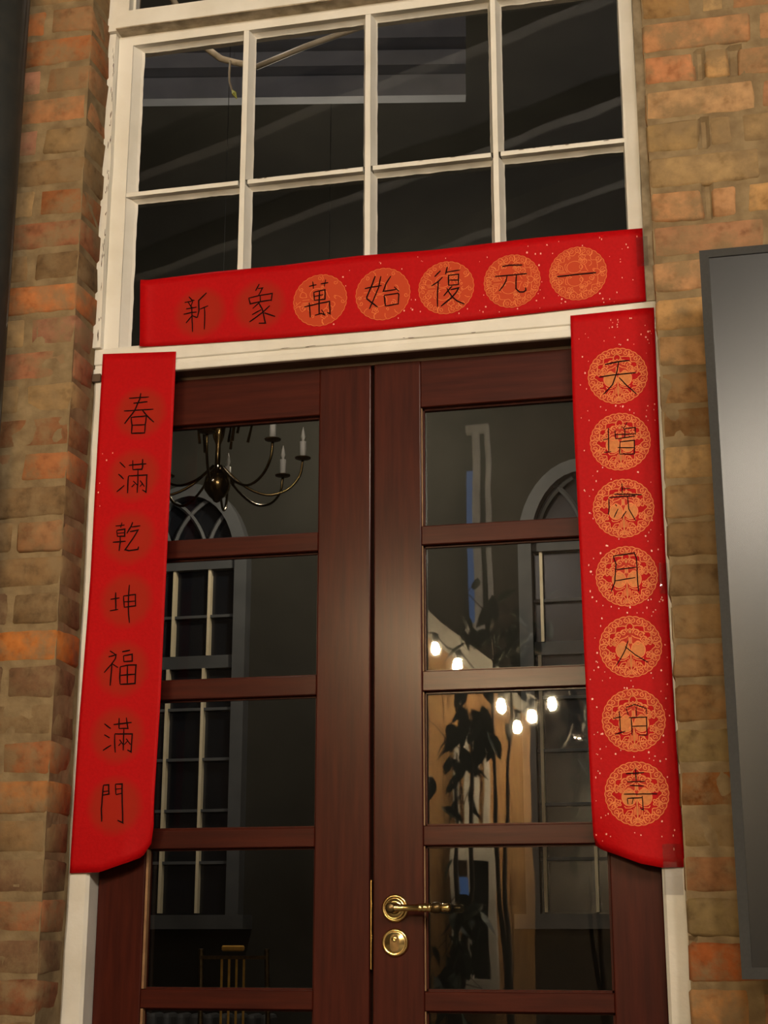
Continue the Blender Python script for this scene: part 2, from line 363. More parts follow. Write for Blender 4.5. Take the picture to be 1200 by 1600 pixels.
M['pine'] = mat('pine_boards', (0.50, 0.30, 0.13), (0.34, 0.18, 0.07), scale=10, rough=0.6, stretch=(6, 6, 0.6))
M['leaf'] = mat('dark_green_leaf', (0.030, 0.050, 0.022), (0.015, 0.026, 0.012), scale=20, rough=0.5)
M['bark'] = mat('brown_bark', (0.10, 0.065, 0.04), (0.06, 0.04, 0.025), scale=30, rough=0.9)
M['pot'] = mat('terracotta_pot', (0.28, 0.12, 0.07), (0.2, 0.08, 0.05), scale=20, rough=0.8)
M['stone'] = mat('stone_paving', (0.22, 0.20, 0.17), (0.15, 0.135, 0.115), scale=4, rough=0.8, bump=0.2)
M['roofdark'] = mat('dark_roof_boards', (0.035, 0.035, 0.04), (0.025, 0.025, 0.03), scale=3, rough=0.7)
M['backwall'] = mat('dim_brick_render', (0.062, 0.044, 0.030), (0.042, 0.030, 0.021), scale=5, rough=0.9)
M['cable'] = mat('cream_cable', (0.26, 0.22, 0.16), (0.20, 0.165, 0.12), scale=20, rough=0.5)
M['duskblue'] = emit('dusk_window_light', (0.16, 0.30, 0.62), 1.6)
M['filament'] = emit('warm_bulb_glow', (1.0, 0.76, 0.44), L_BULB)
M['fill'] = emit('cornice_fill_glow', (1.0, 0.92, 0.82), 150.0)
M['hallfill'] = emit('hall_fill_glow', (1.0, 0.86, 0.64), L_HALL_FILL)
M['kioskwhite'] = mat('kiosk_white_paint', (0.62, 0.60, 0.56), (0.52, 0.50, 0.46), scale=6, rough=0.6)
M['rafter'] = mat('grey_rafter_paint', (0.20, 0.20, 0.20), (0.15, 0.15, 0.15), scale=5, rough=0.7)
M['globe'] = emit('frosted_globe_glow', (1.0, 0.88, 0.715), L_GLOBE)

M['gilt'] = mat('gilt_paint', (0.85, 0.50, 0.10), (0.70, 0.38, 0.07), scale=30, rough=0.35, metal=0.2)
def far_brick_mat():
    ma, nt, b = new_mat('brick_courses')
    geo = N(nt, 'ShaderNodeNewGeometry'); sp_ = N(nt, 'ShaderNodeSeparateXYZ'); cb_ = N(nt, 'ShaderNodeCombineXYZ')
    nt.links.new(geo.outputs['Position'], sp_.inputs[0])
    nt.links.new(sp_.outputs['X'], cb_.inputs['X']); nt.links.new(sp_.outputs['Z'], cb_.inputs['Y'])
    mp = N(nt, 'ShaderNodeMapping'); mp.inputs['Location'].default_value = (0.05, 0.0749 * 41 - 3.020, 0)
    nt.links.new(cb_.outputs[0], mp.inputs['Vector'])
    t = N(nt, 'ShaderNodeTexBrick'); nt.links.new(mp.outputs[0], t.inputs['Vector'])
    t.inputs['Color1'].default_value = (0.22, 0.105, 0.045, 1); t.inputs['Color2'].default_value = (0.17, 0.11, 0.055, 1); t.inputs['Mortar'].default_value = (0.23, 0.165, 0.09, 1)
    t.inputs['Scale'].default_value = 1.0; t.inputs['Mortar Size'].default_value = 0.006; t.inputs['Brick Width'].default_value = 0.226; t.inputs['Row Height'].default_value = 0.0749
    nt.links.new(t.outputs['Color'], b.inputs['Base Color']); b.inputs['Roughness'].default_value = 0.9
    bp = N(nt, 'ShaderNodeBump'); bp.invert = True; bp.inputs['Distance'].default_value = 0.004; bp.inputs['Strength'].default_value = 0.6
    nt.links.new(t.outputs['Fac'], bp.inputs['Height']); nt.links.new(bp.outputs[0], b.inputs['Normal'])
    return ma
M['farbrick'] = far_brick_mat()

# opening in the brickwork: x from XL to XR; brick face at YF, joinery front at y = 0, door leaves at YD
XL, XR, YF, YD = -0.617, 0.588, -0.11, 0.045
Z_HEAD = 2.163

# ================================================================== the brick walls
def alb(r, g, b):
    l = srgb(r, g, b); return (l[0] / 0.72, l[1] / 0.66, l[2] / 0.56, 1.0)
ORANGE, TAN, BROWN, DTAN, PINK, DARK, GREY = (140, 84, 46), (128, 100, 64), (118, 82, 52), (108, 82, 52), (136, 92, 66), (92, 66, 44), (86, 70, 62)

def brick_proto(length, depth, n, seed):
    out = []
    random.seed(seed)
    for k in range(n):
        bm = bmesh.new()
        bmesh.ops.create_cube(bm, size=1.0)
        for v in bm.verts:
            v.co.x *= length; v.co.y *= depth; v.co.z *= 0.0665
            v.co += Vector((random.uniform(-1, 1) * 0.0035, random.uniform(-1, 1) * 0.0010, random.uniform(-1, 1) * 0.0022))
        bmesh.ops.bevel(bm, geom=list(bm.edges), offset=0.0065, segments=1, affect='EDGES')
        for v in bm.verts:
            v.co += Vector((random.uniform(-1, 1), random.uniform(-1, 1), random.uniform(-1, 1))) * 0.0009
        me = bpy.data.meshes.new('brick'); bm.to_mesh(me); bm.free()
        for pg in me.polygons: pg.use_smooth = True
        me.materials.append(M['brick']); out.append(me)
    return out
LEN = {'s': 0.214, 'h': 0.102, 'c': 0.046}
PROTO = {k: brick_proto(v, 0.104, 5, 11 + i) for i, (k, v) in enumerate(LEN.items())}

def put_brick(kind, xc, z, parent, rgb, dy=0.0, flip=False):
    o = bpy.data.objects.new('brick', random.choice(PROTO[kind]))
    o.location = Vector((xc, YF + 0.052 + dy, z)) - wloc(parent)
    o.rotation_euler = (0, math.pi if flip else 0, 0)
    o.color = rgb
    return link(o, parent)

def shade(c):
    k = random.uniform(0.86, 1.12)
    return tuple(min(255, v * k) for v in c)

def rough_slab(x0, x1, z0, z1, name, side=0, step=0.012, pits=()):
    """mortar body: uneven front face (and, with side, an uneven reveal at x1) so that joints wander over the brick edges"""
    nx, nz = int((x1 - x0) / step), int((z1 - z0) / step)
    mb = MB(); vs = []; fs = []
    def dy(x, z): return 0.0031 + 0.0026 * noise.noise(Vector((x * 9, z * 9, 0.5))) + 0.0022 * noise.noise(Vector((x * 37, z * 37, 4.5)))
    for j in range(nz + 1):
        for i in range(nx + 1):
            x = x0 + (x1 - x0) * i / nx; z = z0 + (z1 - z0) * j / nz
            d = dy(x, z)
            for (a, b, c, e) in pits:
                if a < x < b and c < z < e: d += 0.0085 + 0.004 * noise.noise(Vector((x * 60, z * 60, 1)))
            vs.append((x, YF + d, z))
    for j in range(nz):
        for i in range(nx):
            a = j * (nx + 1) + i; fs.append((a, a + 1, a + nx + 2, a + nx + 1))
    if side:
        n0 = len(vs); ny = 10
        for j in range(nz + 1):
            z = z0 + (z1 - z0) * j / nz
            yf = YF + dy(x1, z)
            for i in range(ny + 1):
                y = yf + (0.16 - yf) * i / ny
                w = 0.0 if i == 0 else 0.0020 * noise.noise(Vector((y * 30, z * 14, 8.5)))
                vs.append((x1 + w, y, z))
        for j in range(nz):
            for i in range(ny):
                a = n0 + j * (ny + 1) + i; fs.append((a, a + 1, a + ny + 2, a + ny + 1))
    mb.add(vs, fs)
    mb.box(x0, x1 - (0.004 if side else 0), YF + 0.030, 0.16, z0, z1)
    return mb.build(name, M['mortar'])
wall_left = rough_slab(-1.065, XL - 0.0022, 0.55, 3.35, 'wall_left', 1)
tag(wall_left, 'old brick pier with worn rounded bricks beside the black pipe', kind='structure')
PITS = [(0.691, 0.709, 2.645, 2.712), (0.754, 0.778, 2.652, 2.710), (0.691, 0.707, 2.497, 2.562), (0.691, 0.704, 2.345, 2.420), (0.588, 0.600, 2.130, 2.140), (0.588, 0.603, 0.985, 0.995)]
wall_right = rough_slab(XR + 0.002, 1.50, 0.55, 3.35, 'wall_right', step=0.008, pits=PITS)
tag(wall_right, 'rough old brick wall behind the black display screen', kind='structure')
for nm, bx in (('wall_left_outer', ((-2.6, -1.065, 0, 4.2), (-1.065, XL - 0.002, 0, 0.55), (-1.065, XL - 0.002, 3.35, 4.2))), ('wall_right_outer', ((1.50, 2.9, 0, 4.2), (XR + 0.002, 1.50, 0, 0.55), (XR + 0.002, 1.50, 3.35, 4.2)))):
    mb = MB()
    for (a, b, c, d) in bx: mb.box(a, b, YF + 0.0025, 0.16, c, d)
    mb.build(nm, M['farbrick'])['kind'] = 'structure'
wall_top = MB().box(XL - 0.004, XR + 0.004, YF + 0.0025, 0.16, 3.78, 4.2).build('wall_top', M['mortar'])
tag(wall_top, 'brickwork above the window', kind='structure')
MB().box(-2.6, 2.9, YF + 0.0025, 0.16, 4.2, 5.9).build('wall_upper', M['farbrick'], None)['kind'] = 'structure'

random.seed(3)
# left pier, course by course from the top joint at z = 3.018 downwards
ROWL = [BROWN, ORANGE, BROWN, (126, 84, 52), TAN, DTAN, ORANGE, (124, 78, 50), DTAN, ORANGE, PINK, (134, 86, 58), TAN, (126, 82, 50),
        (130, 80, 46), DTAN, BROWN, DTAN, DTAN, (140, 82, 36), DARK, DTAN, (138, 84, 48), (128, 82, 44), DTAN, DARK, (126, 80, 50), DARK, (120, 72, 44), DTAN, BROWN]
ZL0 = 3.020; CP = 0.0749
for n in range(-3, 31):
    zc = ZL0 - CP * (n + 0.5)
    c = ROWL[n] if 0 <= n < len(ROWL) else random.choice((BROWN, ORANGE, DTAN))
    kinds = ['h', 's', 'h'] if n % 2 == 0 else ['s', 'h', 'h']
    x = XL
    for j, k in enumerate(kinds):
        L_ = LEN[k]
        cc = c if j == 0 else random.choice((BROWN, DTAN, TAN, PINK, ORANGE, DARK))
        put_brick(k, x - L_ / 2, zc, wall_left, alb(*shade(cc)), dy=random.uniform(-0.002, 0.002))
        x -= L_ + random.uniform(0.010, 0.014)
# right wall, with a narrow closer after each header
ZR0 = 2.788
TR = [(150, 104, 66), (150, 98, 62), (140, 106, 70), (134, 106, 66), (136, 108, 70), (142, 100, 64), (140, 98, 66), (144, 104, 68), (150, 112, 68), (140, 104, 66),
      (126, 92, 56), (118, 84, 48), (132, 102, 64), (118, 90, 56), (112, 86, 54), (112, 86, 54), (124, 94, 58), (118, 88, 56), (120, 86, 50), (116, 94, 58),
      (126, 76, 34), (112, 88, 54), (128, 86, 52), (116, 94, 58), (120, 64, 30), (128, 88, 50), (124, 92, 54), (120, 90, 54)]
for n in range(-4, 29):
    zc = ZR0 - CP * (n + 0.5)
    c = TR[n] if 0 <= n < len(TR) else random.choice(TR)
    kinds = ['s', 'h', 's', 'h', 'h'] if n % 2 == 0 else ['h', 'c', 's', 'h', 's']
    x = XR
    for j, k in enumerate(kinds):
        L_ = LEN[k]
        put_brick(k, x + L_ / 2, zc + random.uniform(-0.003, 0.003), wall_right, alb(*shade(c if j == 0 else random.choice(TR[:10]))), dy=random.uniform(-0.002, 0.002))
        x += L_ + (0.018 if k in 'hc' and n in (1, 3, 5) else random.uniform(0.010, 0.018))

# ================================================================== white joinery
def wob(a, b, n, amp, seed):
    return [(a + (b - a) * i / n, amp * (noise.noise(Vector((seed, i * 0.9, 0.3))))) for i in range(n + 1)]

frame = thing('trim_1', (0, 0, 0), 'white painted door frame with two posts and a moulded transom', kind='structure')
# posts, each with an uneven outer edge against the bricks
def post(x0, x1, seed, side):
    zs = [0.0 + (Z_HEAD) * i / 40 for i in range(41)]
    mb = MB(); vs = []; fs = []
    for i, z in enumerate(zs):
        w = 0.004 * noise.noise(Vector((seed, z * 5.0, 0))) + 0.002 * noise.noise(Vector((seed, z * 23.0, 1)))
        a, b = (x0 + w, x1) if side < 0 else (x0, x1 + w)
        r = 0.006
        vs += [(a, 0.06, z), (a, r, z), (a + r, 0.0, z), (b - r, 0.0, z), (b, r, z), (b, 0.10, z)]
    for i in range(40):
        for k in range(5):
            p = i * 6 + k
            fs.append((p, p + 1, p + 7, p + 6))
    mb.add(vs, fs)
    return mb.build('post', M['white'], frame)
post(XL - 0.002, -0.572, 1.7, -1)
post(0.5445, XR + 0.004, 5.1, 1)
MB().box(XL - 0.002, XR + 0.002, -0.002, 0.09, 2.190, 2.2265).build('transom_board', M['white'], frame, bevel=0.002)
MB().box(XL, XR + 0.001, 0.002, 0.09, 2.180, 2.190).build('transom_groove', M['white'], frame)
MB().box(XL - 0.002, XR + 0.002, -0.0035, 0.010, Z_HEAD, 2.1805).build('transom_moulding', M['white'], frame, bevel=0.003, seg=2)
MB().box(XL, XR, 0.008, 0.10, 2.1635, 2.182).build('soffit', M['soffit'], frame)
MB().box(XL, XR, YD + 0.002, 0.10, 2.157, 2.164).build('door_stop', M['soffit'], frame)

win = thing('window_1', (0, 0, 2.2265), 'old white window of eight small panes with flaking putty above the door', kind='structure')
W0, W1 = -0.602, 0.566          # sash outside edges
G0, G1 = -0.549, 0.534          # glass sight edges
ZB, ZT = 2.229, 2.957           # glass bottom and top
YS = 0.006                      # sash front
YG = 0.034                      # glass
def wavy_bar(x0, x1, y0, y1, z0, z1, name, parent, amp=0.0012, seed=0.0, n=24, m=None):
    """bar with slightly uneven edges, long axis x or z"""
    vert = (z1 - z0) > (x1 - x0)
    vs = []; fs = []
    for i in range(n + 1):
        t = i / n
        q = [amp * noise.noise(Vector((seed + k * 3.3, t * 9.0, k))) for k in range(4)]
        if vert:
            z = z0 + (z1 - z0) * t
            vs += [(x0 + q[0], y0, z), (x1 + q[1], y0, z), (x1 + q[2] * 1.5, y1, z), (x0 + q[3] * 1.5, y1, z)]
        else:
            x = x0 + (x1 - x0) * t
            vs += [(x, y0, z0 + q[0]), (x, y0, z1 + q[1]), (x, y1, z1 + q[2] * 1.5), (x, y1, z0 + q[3] * 1.5)]
    for i in range(n):
        for k in range(4):
            a = i * 4 + k; b = i * 4 + (k + 1) % 4
            fs.append((a, b, b + 4, a + 4))
    fs += [(0, 1, 2, 3), (4*n + 3, 4*n + 2, 4*n + 1, 4*n)]
    return MB().add(vs, fs).build(name, m or M['white'], parent)
# outer bead against the bricks, box frame, stiles and rails
wavy_bar(XL - 0.004, W0, -0.012, 0.10, 2.2265, 2.996, 'staff_bead', win, 0.004, 1.0, 40)
wavy_bar(W1 + 0.001, XR + 0.002, -0.004, 0.10, 2.2265, 3.76, 'staff_bead', win, 0.002, 9.0, 40, M['greybrown'])  # the brick corner's shade is put into this bead's grey-brown colour
wavy_bar(W0, -0.567, YS, 0.06, ZB - 0.003, 3.0, 'stile', win, 0.0006, 2.0)
wavy_bar(G1 + 0.003, W1, YS, 0.06, ZB - 0.003, 3.0, 'stile', win, 0.0006, 3.0)
wavy_bar(-0.567, G1 + 0.003, YS, 0.06, 2.972, 3.0, 'top_rail', win, 0.0006, 4.0)
wavy_bar(-0.567, G1 + 0.003, YS, 0.06, ZB - 0.003, ZB + 0.001, 'bottom_rail', win, 0.0006, 4.5)
# sloped putty fillets (glazing rebate) on the left stile and top rail
def fillet(p, name, seed):
    """p: four (x, y, z) corners; front edge a-b, glass edge d-c, glass edge wanders"""
    a, b, c, d = [Vector(q) for q in p]; n = 26; vs = []; fs = []
    e = (c - b).normalized()
    for i in range(n + 1):
        t = i / n
        f = a.lerp(b, t); g = d.lerp(c, t)
        k = (g - f).normalized() * (0.0030 * noise.noise(Vector((seed, t * 8, 0))) + 0.0022 * noise.noise(Vector((seed, t * 31, 2))))
        k.y = 0
        g2 = g + k
        h = f.lerp(g2, 0.72); h.y = f.y + (g.y - f.y) * 0.80
        vs += [f, h, g2]
    for i in range(n):
        for j in (0, 1):
            q = i * 3 + j
            fs.append((q, q + 1, q + 4, q + 3))
    return MB().add(vs, fs).build(name, M['white'], win)
MX = [(-0.3055, -0.2835), (-0.0230, -0.0010), (0.2565, 0.2775)]      # vertical glazing bars
MZ = (2.5885, 2.6005)                                               # horizontal glazing bar
cols = [(-0.567, MX[0][0])] + [(MX[i][1], MX[i+1][0]) for i in range(2)] + [(MX[2][1], G1 + 0.003)]
rows = [(ZB, MZ[0]), (MZ[1], 2.972)]
sd = 20.0
for i, (a, b) in enumerate(MX):
    wavy_bar(a + 0.005, b - 0.005, YS + 0.001, YG + 0.01, ZB, 2.972, 'glazing_bar', win, 0.0007, 30.0 + i)
for i, (a, b) in enumerate(cols):
    wavy_bar(a, b, YS + 0.002, YG + 0.01, MZ[0] + 0.001, MZ[1] - 0.001, 'glazing_bar', win, 0.0007, 40.0 + i)
for ci, (a, b) in enumerate(cols):
    for ri, (z0, z1) in enumerate(rows):
        lw = 0.018 if ci == 0 else 0.0085        # the first column has the wide moulded stile
        rw = 0.0085
        l0 = a if ci == 0 else a - 0.005; r0 = b if ci == 3 else b + 0.005
        yb = YS + 0.003
        sd += 1
        tw = 0.013 if ri == 1 else 0.011
        if ri == 1: bw = 0.006
        else: bw = 0.004
        fillet([(l0, yb, z0), (l0, yb, z1), (a + lw - (0 if ci == 0 else 0.004), YG, z1), (a + lw - (0 if ci == 0 else 0.004), YG, z0)], 'putty', sd)
        fillet([(r0, yb, z1), (r0, yb, z0), (b - rw + 0.004, YG, z0), (b - rw + 0.004, YG, z1)], 'putty', sd + 0.4)
        fillet([(l0, yb + 0.012, z1), (r0, yb + 0.012, z1), (b, YG, z1 - 0.007), (a, YG, z1 - 0.007)], 'putty', sd + 0.6)
        fillet([(r0, yb, z0), (l0, yb, z0), (a, YG, z0 + bw), (b, YG, z0 + bw)], 'putty', sd + 0.8)
        MB().box(a - 0.004, b + 0.004, YG, YG + 0.003, z0 - 0.003, z1 + 0.003).build('pane', M['glass'], win)

# flaked paint along the joints of the frame
random.seed(44)
mb = MB()
def chip(x, y, z, w, h):
    ps = [(x + w * random.uniform(.5, 1) * math.cos(a) , z + h * random.uniform(.5, 1) * math.sin(a)) for a in (0.2, 1.1, 2.2, 3.3, 4.3, 5.4)]
    mb.add([(a, y, b) for a, b in ps], [tuple(range(6))])
for k in range(46):
    z = random.uniform(2.24, 2.98)
    chip(-0.6045 + random.uniform(-0.004, 0.0025), -0.0126, z, random.uniform(0.0005, 0.0016), random.uniform(0.003, 0.014))
for (x0, x1, z) in ((-0.50, -0.33, 2.9735), (-0.26, -0.05, 2.6003), (0.02, 0.22, 2.6003), (0.30, 0.50, 2.6003)):
    for k in range(7):
        chip(random.uniform(x0, x1), YS + 0.0012, z - random.uniform(0.0005, 0.0025), random.uniform(0.004, 0.012), random.uniform(0.0004, 0.0010))
for k in range(6):
    chip(random.uniform(-0.42, 0.40), -0.0025, 2.190 + random.uniform(0.0005, 0.003), random.uniform(0.004, 0.014), 0.0008)
o = mb.build('paint_chips', M['soffit'], win); o['kind'] = 'stuff'

up = thing('window_2', (0, 0, 2.997), 'upper white sash with a grey-brown bottom edge over the eight-pane window', kind='structure')
wavy_bar(-0.596, 0.572, -0.030, 0.03, 2.999, 3.040, 'bottom_rail', up, 0.0012, 60.0)
wavy_bar(-0.596, 0.572, -0.0295, 0.03, 2.9965, 3.000, 'brown_edge', up, 0.0012, 60.5, m=M['greybrown'])  # lower edge coloured grey-brown
wavy_bar(-0.596, -0.566, -0.030, 0.03, 3.040, 3.76, 'stile', up, 0.0008, 61.0)
wavy_bar(0.540, 0.572, -0.030, 0.03, 3.040, 3.76, 'stile', up, 0.0008, 62.0)
wavy_bar(-0.566, 0.540, -0.030, 0.03, 3.72, 3.76, 'top_rail', up, 0.0008, 63.0)
for a in (-0.29, -0.012, 0.267):
    wavy_bar(a - 0.011, a + 0.011, -0.024, 0.015, 3.040, 3.72, 'glazing_bar', up, 0.0008, 64.0 + a)
    
for a, b in ((-0.566, -0.301), (-0.279, -0.023), (-0.001, 0.256), (0.278, 0.540)):
    MB().box(a, b, 0.0, 0.003, 3.040, 3.72).build('pane', M['glass'], up)
    MB().prism([(a, 3.040), (a + 0.006, 3.040), (a + 0.004, 3.72), (a, 3.72)], -0.006, 0.0).build('putty', M['white'], up)
wavy_bar(XL - 0.004, -0.596, -0.022, 0.10, 2.997, 3.78, 'staff_bead', up, 0.002, 66.0, 30)
MB().box(-0.60, 0.575, 0.005, 0.06, 2.9985, 3.0).build('meeting_gap', M['soffit'], up)
# dark brown block for the small notch under the frame at the left-hand bricks
MB().box(XL - 0.001, XL + 0.018, -0.009, 0.0, 2.150, Z_HEAD + 0.004).build('dark_notch', M['soffit'], frame)

# ================================================================== the two door leaves
RAILS = [(2.055, 2.158), (1.761, 1.800), (1.464, 1.503), (1.166, 1.203), (0.863, 0.898), (0.565, 0.600), (0.012, 0.300)]
def leaf(name, x0, x1, g0, g1, label):
    d = thing(name, (x0, YD, 0.01), label, kind='structure')
    MB().box(x0, g0, YD, YD + 0.042, 0.012, 2.158).build('stile', M['wood'], d, bevel=0.0025, seg=2)
    MB().box(g1, x1, YD, YD + 0.042, 0.012, 2.158).build('stile', M['wood'], d, bevel=0.0025, seg=2)
    for (a, b) in RAILS:
        MB().box(g0, g1, YD + 0.0012, YD + 0.041, a, b).build('rail', M['woodh'], d, bevel=0.0015)
    for i in range(len(RAILS) - 1):
        z0, z1 = RAILS[i+1][1], RAILS[i][0]
        MB().box(g0 - 0.003, g1 + 0.003, YD + 0.024, YD + 0.028, z0 - 0.003, z1 + 0.003).build('pane', M['glass'], d)
        bd = MB()
        bd.box(g0, g0 + 0.005, YD + 0.016, YD + 0.024, z0, z1).box(g1 - 0.005, g1, YD + 0.016, YD + 0.024, z0, z1)
        bd.box(g0, g1, YD + 0.016, YD + 0.024, z0, z0 + 0.004).box(g0, g1, YD + 0.016, YD + 0.024, z1 - 0.004, z1)
        bd.build('glazing_bead', M['bead'] if False else M['wood'], d)
    return d
d1 = leaf('door_1', -0.5705, -0.0125, -0.472, -0.1235, 'mahogany door leaf with glazed panels under the Spring couplet, no handle')
d2 = leaf('door_2', -0.0055, 0.5425, 0.0935, 0.447, 'mahogany door leaf with glazed panels and a brass lever handle')
# bead coloured pale to paint light on the inner edge of the glazing
for i in range(len(RAILS) - 1):
    z0, z1 = RAILS[i+1][1], RAILS[i][0]
    MB().box(-0.4715, -0.4665, YD + 0.004, YD + 0.016, z0 + 0.001, z1 - 0.001).build('edge_bead', M['bead'], d1)
    MB().box(0.0935, 0.0955, YD + 0.006, YD + 0.016, z0 + 0.001, z1 - 0.001).build('edge_bead', M['bead'], d2)
MB().box(-0.0125, -0.0055, YD + 0.030, YD + 0.040, 0.012, 2.158).build('rebate', M['soffit'], d1)
# brass forend strip in the gap
MB().box(-0.0105, -0.0075, YD - 0.002, YD + 0.02, 0.937, 1.102).build('lock_forend', M['brass'], d2, bevel=0.0006)
# lever handle on a round rose
h = MB().lathe([(0.0265, 0.0), (0.0265, 0.003), (0.0245, 0.007), (0.0215, 0.008), (0.0205, 0.0065), (0.0165, 0.0065), (0.0155, 0.009), (0.0125, 0.010)],
               (0.0385, YD, 1.0495), 'y-', 32).build('handle', M['brass'], d2, smooth=True)
tag(h, 'round brass rose')
MB().lathe([(0.0125, 0.009), (0.010, 0.012), (0.0085, 0.030), (0.010, 0.040), (0.010, 0.046), (0.006, 0.049)], (0.0385, YD, 1.0495), 'y-', 20).build('spindle', M['brassdark'], h, smooth=True)
MB().lathe([(0.0075, 0.0), (0.0085, 0.010), (0.0072, 0.014), (0.0062, 0.030), (0.0066, 0.056), (0.0082, 0.058), (0.0082, 0.061), (0.0068, 0.063), (0.0086, 0.066), (0.0086, 0.070), (0.0070, 0.073),
            (0.0088, 0.077), (0.0088, 0.082)], (0.0345, YD - 0.040, 1.0495), 'x', 20).build('lever', M['brass'], h, smooth=True)
MB().lathe([(0.0075, 0.0), (0.0100, 0.003), (0.0108, 0.010), (0.0095, 0.016), (0.007, 0.018)], (0.1165, YD - 0.040, 1.0495), 'x', 20).build('collar', M['brassdark'], h, smooth=True)
MB().lathe([(0.0062, 0.0), (0.0085, 0.004), (0.0070, 0.009), (0.0088, 0.013), (0.0070, 0.018), (0.002, 0.020)], (0.1340, YD - 0.040, 1.0495), 'x', 20).build('finial', M['brass'], h, smooth=True)
e = MB().lathe([(0.0265, 0.0), (0.0265, 0.003), (0.0245, 0.0065), (0.0222, 0.0075), (0.0212, 0.0068), (0.0190, 0.0068), (0.0175, 0.0080), (0.0001, 0.0082)],
               (0.0385, YD, 0.9865), 'y-', 32).build('escutcheon', M['brass'], d2, smooth=True)
tag(e, 'round brass lock escutcheon')
pr = [(0.0385 + 0.0088 * math.cos(a), 0.9925 + 0.0088 * math.sin(a)) for a in [math.pi * k / 8 for k in range(9)]]
pr += [(0.0385 + 0.0088 * math.cos(a), 0.9785 + 0.0088 * math.sin(a)) for a in [math.pi + math.pi * k / 8 for k in range(9)]]
kc = MB().prism(pr, YD - 0.0094, YD - 0.004).build('key_cylinder', M['brassdark'], e)
MB().lathe([(0.0052, 0.0), (0.0052, 0.0012), (0.0040, 0.0020), (0.0012, 0.0014)], (0.0385, YD - 0.0092, 0.9925), 'y-', 18).build('key_plug', M['brass'], e, smooth=True)
# ================================================================== red couplets
def lerp_tab(tab, t):
    if (tab[0][0] - t) * (tab[-1][0] - tab[0][0]) >= 0: return tab[0][1]
    for (a, va), (b, vb) in zip(tab, tab[1:]):
        if (a - t) * (b - t) <= 0:
            return va + (vb - va) * (t - a) / (b - a)
    return tab[-1][1]
def clamp01(v): return max(0.0, min(1.0, v))

def y_left(x, z):
    t = clamp01((x + 0.505) / 0.06) * clamp01((1.27 - z) / 0.13)
    return -0.0065 + 0.0009 * math.sin(z * 9 + x * 11) + 0.030 * t * t
def y_right(x, z):
    t = clamp01((0.505 - x) / 0.08) * clamp01((1.26 - z) / 0.12)
    e = clamp01((x - 0.560) / 0.028)
    return -0.0065 + 0.0010 * math.sin(z * 8 - x * 9) + 0.028 * t * t + 0.0045 * e * e
def y_top(x, z):
    e = clamp01((-0.495 - x) / 0.02)
    return -0.0060 + 0.0008 * math.sin(x * 13) - 0.006 * e * e

def sheet(xl, xr, zt, zb, yfun, nu, nv, parent):
    vs = []; fs = []
    for j in range(nv + 1):
        for i in range(nu + 1):
            u = i / nu; v = j / nv
            z = lerp_tab(zt, u) * (1 - v) + lerp_tab(zb, u) * v
            x = lerp_tab(xl, z) * (1 - u) + lerp_tab(xr, z) * u
            vs.append((x, yfun(x, z), z))
    for j in range(nv):
        for i in range(nu):
            a = j * (nu + 1) + i
            fs.append((a, a + nu + 1, a + nu + 2, a + 1))
    o = MB().add(vs, fs).build('paper', M['red'], parent, smooth=True)
    md = o.modifiers.new('thickness', 'SOLIDIFY'); md.thickness = 0.0004; md.offset = 0.0
    return o

def spiral(cx, cz, r0, r1, a0, turns, n=14):
    return [(cx + (r0 + (r1 - r0) * i / n) * math.cos(a0 + 2 * math.pi * turns * i / n), cz + (r0 + (r1 - r0) * i / n) * math.sin(a0 + 2 * math.pi * turns * i / n)) for i in range(n + 1)]
def arc(cx, cz, rx, rz, a0, a1, n=14):
    return [(cx + rx * math.cos(math.radians(a0 + (a1 - a0) * i / n)), cz + rz * math.sin(math.radians(a0 + (a1 - a0) * i / n))) for i in range(n + 1)]

